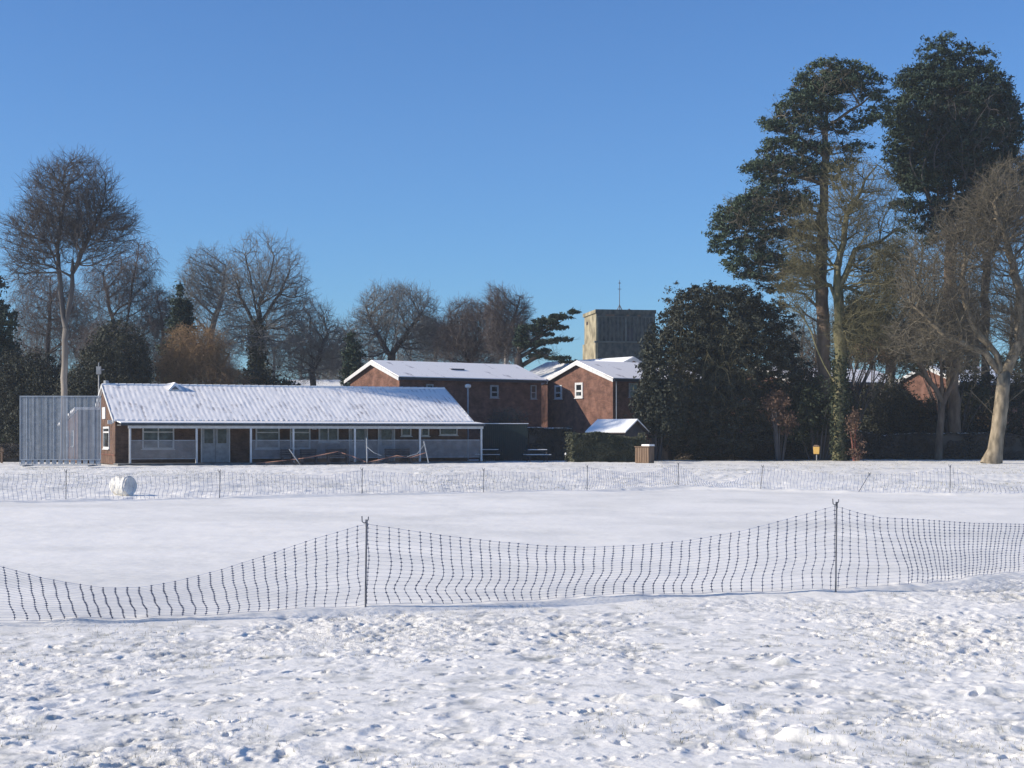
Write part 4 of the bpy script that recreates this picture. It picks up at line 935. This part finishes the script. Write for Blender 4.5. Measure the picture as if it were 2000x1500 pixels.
tree('bare_tree', 'twiggy brown bare tree with dark nest like clumps above the long brick roof', 132, [[(915, 905), (916, 760), (920, 680), (925, 630)], [(918, 710), (885, 650), (880, 610)], [(920, 700), (950, 640), (955, 600)]],
     [(920, 640, 62, 62), (880, 670, 35, 45), (930, 690, 60, 30)], 2000, .28, 'bark_dark', 'twig_purple', bf=.45, up=.6, tw=3, twl=.8, seed=32)
tree('birch_tree', 'white stemmed birch with two wispy tops left of the layered cedar', 128, [[(990, 905), (989, 760), (988, 690), (985, 620), (972, 570)], [(988, 680), (1005, 620), (1016, 580)]],
     [(972, 600, 30, 42), (1014, 610, 22, 38), (990, 660, 48, 45)], 1500, .17, 'bark_birch', 'twig_purple', bf=.5, up=.7, tw=3, twl=.8, seed=33, thr_trunk=.075)
tree('cedar_tree', 'dark cedar with flat layered boughs reaching towards the church tower', 124, [[(1010, 905), (1012, 760), (1014, 680), (1016, 630)],
     [(1014, 690), (1060, 650), (1100, 625), (1126, 606)], [(1014, 700), (1060, 672), (1112, 664)], [(1014, 715), (1060, 692), (1100, 705)], [(1014, 720), (1050, 700), (1080, 697)]],
     [(1060, 640, 35, 8), (1050, 665, 40, 6), (1060, 692, 40, 6)], 250, .4, 'bark_dark', 'twig_dark', tw=1, down=1.5, up=0, seed=34,
     foliage=('fir', [(1118, 608, 15, 3, 0, 1.0), (1095, 618, 22, 4, 0, 1.4), (1068, 628, 28, 5, 0, 1.6), (1045, 640, 26, 5, 0, 1.8), (1092, 640, 20, 3, 0, 1.2), (1062, 652, 24, 3, 0, 1.5), (1100, 663, 22, 2.5, 0, 1.2), (1068, 667, 26, 3, 0, 1.4), (1040, 672, 22, 4, 0, 1.6), (1060, 686, 22, 2.5, 0, 1.3), (1085, 699, 30, 3, 0, 1.3), (1112, 707, 18, 2.5, 0, 1.0), (1045, 696, 18, 3, 0, 1.4), (1018, 660, 12, 26, 0, 1.2)], 420, 60, .24, .11, .8))
tree('bare_tree', 'faint bare tree far behind between the round crown and twiggy brown tree', 150, [[(850, 905), (850, 740), (852, 660), (850, 620)]], [(848, 660, 40, 45)], 900, .2, 'bark_grey', 'twig_grey', bf=.4, up=.5, tw=2, twl=.9, seed=35)
bush('evergreen_bush', 'dark evergreen shrubs behind the roof below the fan crowned tree', 112, [(520, 770, 60, 50), (470, 790, 60, 40), (570, 790, 50, 40)], 500, 26, .45, .13, 'holly', seed=36, cat='evergreen')
bush('bare_bush', 'grey leafless bush between the pavilion roof end and the long brick house', 101, [(990, 820, 40, 26), (960, 840, 30, 20)], 260, 22, .3, .05, 'hedge', seed=37, cat='bush')

# --- right side
tree('weeping_evergreen', 'huge rounded dark evergreen covering the right side of the church tower', 104,
     [[(1400, 905), (1398, 800), (1400, 700), (1405, 620)]], [(1400, 720, 120, 150)], 500, .4, 'bark_dark', 'twig_olive', bf=.4, up=.1, tw=2, twl=1.2, droop=.8, seed=41, depth=.7,
     foliage=('holly', [(1410, 640, 118, 92), (1350, 700, 88, 110), (1450, 700, 100, 110), (1400, 800, 125, 80), (1300, 760, 46, 100), (1500, 800, 60, 80), (1390, 865, 110, 35), (1365, 592, 66, 40), (1470, 592, 70, 40), (1525, 650, 46, 60), (1530, 720, 50, 60), (1310, 660, 40, 60)], 3600, 44, .42, .09))
bush('evergreen_bush', 'dark evergreen corner in front of the tower and right brick wall', 101, [(1275, 700, 24, 60), (1268, 790, 30, 60), (1300, 800, 40, 70)], 420, 40, .45, .13, 'holly', seed=42, cat='evergreen')
tree('pine_tree', 'tall open pine with dark layered clumps reaching out to the left', 104,
     [[(1618, 905), (1612, 760), (1606, 640), (1604, 520), (1608, 400), (1612, 300), (1612, 230), (1618, 190), (1640, 150)], [(1612, 235), (1575, 190), (1550, 170)], [(1612, 250), (1660, 215), (1700, 190)],
      [(1606, 420), (1540, 405), (1480, 400)], [(1606, 470), (1530, 450), (1460, 450)], [(1606, 360), (1560, 345), (1500, 330)], [(1608, 300), (1560, 270), (1510, 245)], [(1605, 560), (1580, 530), (1530, 520)], [(1605, 610), (1570, 575), (1530, 565)], [(1606, 640), (1560, 600), (1520, 590)]],
     [(1630, 175, 90, 50), (1570, 250, 80, 60), (1540, 340, 80, 60), (1500, 430, 110, 65), (1510, 520, 80, 50), (1560, 470, 70, 90), (1575, 590, 45, 50), (1640, 300, 60, 50)], 2000, .44, 'bark_red', 'twig_brown', bf=.5, up=0, down=.8, tw=1, twl=.8, seed=43, depth=.8, rad=.010,
     foliage=('pine', [(1632, 132, 56, 14), (1600, 160, 50, 22), (1680, 150, 48, 18), (1640, 165, 60, 18), (1570, 185, 40, 22), (1706, 186, 34, 16), (1545, 215, 40, 20), (1600, 205, 60, 18), (1500, 240, 40, 9), (1530, 248, 40, 16), (1690, 232, 36, 14), (1710, 215, 30, 12), (1580, 240, 50, 16), (1650, 250, 34, 12), (1540, 278, 46, 16), (1505, 292, 26, 16), (1590, 290, 50, 14),
                (1485, 325, 38, 16), (1450, 332, 20, 8), (1478, 352, 30, 14), (1520, 318, 44, 18), (1560, 320, 44, 20), (1530, 350, 40, 12), (1670, 285, 34, 14),
                (1475, 395, 54, 18), (1440, 412, 50, 24), (1415, 440, 36, 24), (1500, 375, 46, 16), (1400, 455, 26, 26), (1425, 478, 38, 18), (1470, 430, 56, 18), (1480, 465, 50, 16), (1393, 492, 20, 6), (1520, 410, 46, 16), (1450, 508, 46, 14), (1500, 497, 50, 16), (1540, 455, 44, 16), (1490, 535, 50, 14), (1440, 525, 30, 12), (1550, 520, 44, 14), (1560, 385, 40, 16), (1530, 560, 40, 10), (1600, 335, 50, 16), (1650, 320, 34, 12), (1575, 400, 40, 12), (1570, 440, 44, 12), (1585, 485, 38, 10), (1575, 530, 40, 10), (1660, 400, 30, 10), (1640, 360, 34, 8)], 1550, 58, .44, .095, .5))
tree('bare_tree', 'tall moss green bare tree standing just right of the tall pine trunk', 101, [[(1640, 905), (1640, 780), (1640, 650), (1636, 540), (1632, 430), (1625, 330)], [(1638, 520), (1655, 420), (1690, 350), (1712, 320)], [(1640, 560), (1670, 490), (1720, 470), (1780, 430)], [(1640, 640), (1625, 560)], [(1640, 770), (1600, 690), (1585, 650)]],
     [(1690, 420, 65, 110), (1720, 540, 80, 90), (1640, 400, 40, 100), (1580, 480, 50, 100), (1560, 560, 50, 60), (1680, 640, 70, 70)], 3000, .40, 'bark_green', 'twig_olive', bf=.5, up=.3, tw=2, twl=.9, seed=44,
     ivy=([(1640, 900), (1640, 780), (1640, 700)], .55, 5000))
tree('redwood_tree', 'tallest dark evergreen with dense heart shaped crown near the right edge', 108, [[(1868, 905), (1860, 760), (1858, 640), (1856, 520), (1856, 400), (1850, 250), (1845, 120)], [(1858, 480), (1895, 400)], [(1856, 470), (1820, 400)]],
     [(1860, 260, 120, 150), (1850, 430, 90, 50)], 1300, .44, 'bark_red', 'twig_dark', bf=.45, up=.4, tw=1, seed=45, depth=.8,
     foliage=('fir', [(1836, 105, 46, 34), (1820, 160, 76, 52), (1800, 230, 74, 56), (1765, 280, 46, 60), (1900, 120, 46, 32), (1890, 190, 88, 62), (1945, 200, 46, 60), (1960, 260, 50, 62), (1880, 270, 96, 70), (1830, 330, 84, 56), (1780, 350, 44, 40), (1925, 330, 60, 40), (1735, 200, 16, 14), (1790, 400, 34, 26), (1870, 400, 60, 34), (1820, 430, 34, 20), (1930, 400, 50, 34), (1750, 400, 24, 24), (1760, 330, 34, 40), (1895, 450, 40, 24), (1982, 235, 34, 50), (1992, 320, 40, 50), (1900, 415, 70, 34), (1830, 455, 44, 26), (1775, 440, 30, 18), (1840, 84, 24, 14), (1760, 240, 34, 34)], 2900, 52, .50, .10))
tree('bare_tree', 'spreading bare tree with tan sunlit leaning trunk at the right edge', 94, [[(1935, 905), (1944, 880), (1952, 820), (1958, 770), (1962, 735)], [(1962, 735), (1945, 690), (1900, 640), (1880, 570), (1885, 500)], [(1962, 735), (1985, 680), (2010, 600), (2030, 520)], [(1955, 800), (2010, 750), (2060, 720)], [(1950, 820), (1918, 785), (1895, 760)], [(1962, 740), (1925, 690), (1850, 660), (1790, 600)], [(1990, 670), (1990, 560), (1960, 450), (1940, 400)]],
     [(1960, 400, 80, 100), (1900, 480, 90, 110), (2030, 500, 70, 130), (1830, 560, 90, 90), (1950, 600, 80, 70), (2010, 680, 60, 60), (1820, 660, 90, 55), (1900, 700, 60, 40)], 4200, .42, 'bark_tan', 'twig_brown', bf=.45, up=.35, tw=2, twl=.75, seed=46, rad=.009, thr_trunk=.06, flare=1.7)
tree('bare_tree', 'brown bare tree with slender lit stem in front of the right brick gable', 106, [[(1832, 905), (1836, 840), (1840, 790), (1836, 700), (1830, 620)], [(1840, 790), (1870, 720), (1880, 650)], [(1840, 780), (1800, 720), (1780, 680)]],
     [(1830, 640, 80, 70), (1780, 680, 60, 60), (1880, 640, 60, 70)], 2200, .24, 'bark_red', 'twig_brown', bf=.45, up=.5, tw=2, twl=.8, seed=47, rad=.009)
tree('bare_tree', 'dense brown twigged tree top behind the redwood at the right edge', 118, [[(1930, 905), (1925, 700), (1925, 560), (1930, 420), (1940, 340)], [(1925, 520), (1970, 420)]],
     [(1940, 400, 75, 95), (1990, 380, 60, 90), (1900, 500, 60, 80)], 2200, .32, 'bark_dark', 'twig_brown', bf=.45, up=.5, tw=3, twl=.8, seed=48)
tree('bare_tree', 'tangled grey bare tree between the mossy tree and the redwood trunk', 116, [[(1740, 905), (1742, 740), (1745, 640), (1750, 540)], [(1744, 650), (1790, 570), (1800, 520)], [(1744, 660), (1700, 590)]],
     [(1760, 540, 85, 110), (1720, 640, 80, 80), (1800, 620, 60, 80)], 2200, .26, 'bark_grey', 'twig_olive', bf=.45, up=.5, tw=2, twl=.9, seed=49)
bush('evergreen_bush', 'olive green shrub mass between the mossy trunk and the right gable', 112, [(1690, 650, 60, 60), (1740, 670, 60, 45), (1660, 600, 30, 40)], 520, 24, .45, .11, 'ivy', seed=50, cat='evergreen')
bush('evergreen_bush', 'mixed olive and brown shrub around the foot of the tall pine', 103, [(1590, 790, 50, 60), (1560, 830, 60, 45), (1640, 820, 40, 60)], 420, 24, .4, .09, 'ivy', seed=51, cat='evergreen')
bush('rust_bush', 'rust brown bush left of the pine trunk', 102, [(1515, 790, 24, 32), (1530, 820, 26, 24)], 120, 30, .35, .09, 'rust', seed=52)
bush('rust_bush', 'slender reddish shrub rising from the hedge right of the yellow bin', 99.8, [(1668, 830, 13, 30), (1672, 875, 14, 24)], 60, 34, .3, .08, 'rust', 'twig_red', seed=53)
bush('evergreen_bush', 'dark shrub filling the space behind the hedge under the snowy roof', 112, [(1770, 830, 80, 40), (1860, 840, 70, 35), (1700, 840, 50, 40)], 520, 26, .45, .11, 'holly', seed=54, cat='evergreen')
bush('evergreen_bush', 'dark shrubs behind the hedge at the far right edge', 110, [(1990, 820, 50, 60), (2060, 800, 60, 80)], 420, 26, .45, .11, 'holly', seed=55, cat='evergreen')

bush('evergreen_bush', 'dark leafy shrub filling the wall below the long snowy roof right of the mossy trunk', 113, [(1700, 790, 45, 42), (1760, 800, 40, 45), (1725, 830, 60, 40)], 520, 26, .4, .11, 'holly', seed=57, cat='evergreen')
bush('evergreen_bush', 'dark shrub between the two right hand gables behind the redwood trunk', 113, [(1880, 790, 40, 50), (1905, 830, 40, 40)], 380, 26, .4, .11, 'holly', seed=58, cat='evergreen')
bush('bare_bush', 'tangle of brown twigs over the snowy roof between pine and redwood trunks', 108, [(1700, 700, 60, 45), (1560, 720, 60, 45), (1620, 740, 50, 35)], 420, 16, .6, .05, 'rust', seed=59, cat='bush', flat=0, stems=60)
bush('evergreen_bush', 'olive leafed branches hanging over the right gable beside the redwood trunk', 109, [(1800, 705, 50, 22), (1870, 715, 50, 28), (1905, 760, 30, 40)], 300, 22, .4, .09, 'ivy', seed=66, cat='evergreen', stems=20)
bush('evergreen_bush', 'dark evergreen behind the tan trunk at the right edge', 112, [(1985, 740, 60, 60), (1940, 780, 40, 50), (2050, 760, 50, 80)], 420, 26, .45, .10, 'holly', seed=67, cat='evergreen')
bush('evergreen_bush', 'dark shrubs closing the gap between the great rounded evergreen and the mossy trunk', 108, [(1570, 790, 45, 75), (1620, 800, 50, 70), (1560, 740, 30, 40)], 620, 34, .42, .085, 'holly', seed=68, cat='evergreen')
bush('evergreen_bush', 'tall dark laurel below the sunlit right gable behind the slender lit stem', 110, [(1800, 825, 60, 50), (1850, 810, 50, 55), (1740, 790, 50, 60)], 620, 34, .42, .085, 'holly', seed=69, cat='evergreen')
def hedge(label, px0, px1, D0, D1, pytop, th, mat, seed, name='hedge', snow=0, n=16000, ls=.055):
    rng = np.random.default_rng(seed); a = P(px0, pytop[0], D0); b = P(px1, pytop[1], D1)
    A = np.array([a.x, a.y]); B = np.array([b.x, b.y]); T = (B - A); Ln = np.linalg.norm(T); T /= Ln; Nn = np.array([T[1], -T[0]])
    if Nn[1] > 0: Nn = -Nn
    root = empty(name, (a.x, a.y, 0), math.atan2(T[1], T[0]), label, 'hedge', 'hedges along the field edge')
    s = rng.uniform(0, Ln, n); h = a.z + (b.z - a.z) * s / Ln + fbm(s * .5, s * 0 + seed, 4, seed) * .35
    u = rng.uniform(0, 1, n); front = rng.uniform(0, 1, n) < .72
    bulge = fbm(s * .9, u * 2.5, 4, seed + 5) * .55
    y = np.where(front, bulge - rng.uniform(0, .12, n), u * th); z = np.where(front, u * h, h + rng.uniform(-.12, .06, n))
    ne = n // 14; hs = a.z; ends = np.stack([rng.choice([0., Ln], ne) + rng.normal(0, .12, ne), rng.uniform(-.1, th + .1, ne), rng.uniform(0, hs, ne)], -1)
    C = np.concatenate([np.stack([s, y, z], -1), ends]); V, Fq = leaves(C, ls, rng, .1); npmesh('foliage', V, Fq, M[mat], root)
    xs = np.linspace(.15, Ln - .15, 80); hh = a.z + (b.z - a.z) * xs / Ln + fbm(xs * .5, xs * 0 + seed, 4, seed) * .35 - .08; m_ = MB()
    vs = []; 
    for x, q in zip(xs, hh): vs += [(x, .12, -.1), (x, .12, q), (x, th, q), (x, th, -.1)]
    fs = [(4 * i + j, 4 * i + 4 + j, 4 * i + 5 + j, 4 * i + 1 + j) for i in range(79) for j in range(3)] + [(0, 1, 2, 3), (316, 319, 318, 317)]
    m_.add(vs, fs); m_.build('inner_growth', M[mat], root)
    if snow:
        k = rng.uniform(0, Ln, snow); q = a.z + (b.z - a.z) * k / Ln + fbm(k * .5, k * 0 + seed, 4, seed) * .35 + .05
        V, Fq = leaves(np.stack([k, rng.uniform(-.05, th, snow), q], -1), .10, rng, 2.5, .8); npmesh('snow_on_top', V, Fq, M['snow'], root)
    return root
hedge('long dark trimmed hedge running from the wooden box to the tan trunk', 1283, 1950, 106.5, 107.5, (846, 848), 1.2, 'hedge', 61, n=46000, snow=420, ls=.075)
hedge('short dark hedge at the right edge beyond the tan trunk', 1958, 2150, 107.4, 108, (850, 850), 1.2, 'hedge', 62, n=12000)
hedge('dark hedge with snow on its top behind the picnic tables', 1030, 1118, 100, 101, (832, 834), 1.0, 'hedge', 63, n=14000, snow=500)
hedge('olive brown informal hedge in front of the bright snow roofed shed', 1116, 1258, 95.5, 96.5, (844, 851), .9, 'hedge_green', 65, n=16000, ls=.06)
hedge('low dark hedge behind the sight screen at the far left', -120, 200, 99, 100, (880, 860), 1.0, 'hedge', 64, n=14000)
gf = empty('board_fence', P(943, 900, 98.5), 0, 'dark green board fence between the pavilion end and the hedge', 'fence'); gf.location.z = 0
glen = (1032 - 943) * 99 / FPX; m_ = MB()
for i in range(int(glen / .125)): m_.box(i * .125, i * .125 + .118, 0, .02, .05, 2.42)
m_.build('boards', M['green_fence'], gf); MB().box(0, glen, .022, .07, 1.9, 2.0).build('rail', M['green_fence'], gf)
MB().box(-.02, glen, -.03, .06, 2.423, 2.47).build('snow_cap', M['snow'], gf)

# ------------------------------------------------------------------ thin winter haze
hz = MB().box(-110, 110, -45, 230, -1.6, 46)
m_h = bpy.data.materials.new('haze'); m_h.use_nodes = True; nt = m_h.node_tree; nt.nodes.clear()
pv = nt.nodes.new('ShaderNodeVolumePrincipled'); pv.inputs['Color'].default_value = (.82, .9, 1, 1); pv.inputs['Density'].default_value = .00035; pv.inputs['Anisotropy'].default_value = .1
ho = nt.nodes.new('ShaderNodeOutputMaterial'); L(nt, pv.outputs[0], ho.inputs['Volume'])
tag(hz.build('haze', m_h), 'thin pale winter haze over the field', 'haze', kind='stuff')

# ------------------------------------------------------------------ grass tips standing through the thin snow
def grass():
    rng = np.random.default_rng(99); T = []
    def put(n, y0, y1, h, wd, thr, f):
        y = rng.uniform(y0, y1, n); x = rng.uniform(-1, 1, n) * (.36 * y + 1)
        ok = fbm(x * f, y * f * .6, 3, 63) > thr; x, y = x[ok], y[ok]
        if y0 < 20: k = y < np.interp(x, NEAR[:, 0], NEAR[:, 1]) - .25; x, y = x[k], y[k]
        else: k = y > np.interp(x, FAR[:, 0], FAR[:, 1]) + .5; x, y = x[k], y[k]
        for a, b in zip(x, y):
            z = gz(a, b); hh = h * rng.uniform(.5, 1.5); an = rng.uniform(0, 3.14); c, s_ = math.cos(an) * wd, math.sin(an) * wd; lx, ly = rng.normal(0, hh * .5, 2)
            T.append([(a - c, b - s_, z - .01), (a + c, b + s_, z - .01), (a + lx, b + ly, z + hh)])
    put(26000, 6.8, 17, .022, .0022, .10, 1.3); put(30000, 46, 104, .05, .008, .05, .5)
    V = np.array(T).reshape(-1, 3); o = npmesh('grass', V, np.arange(len(V)).reshape(-1, 3), M['grass']); tag(o, 'thin straw coloured grass tips poking through the snow', 'grass', kind='stuff')
M['grass'] = mat_noise('winter_grass', (.12, .13, .06), (.30, .27, .15), 3, .8)
grass()
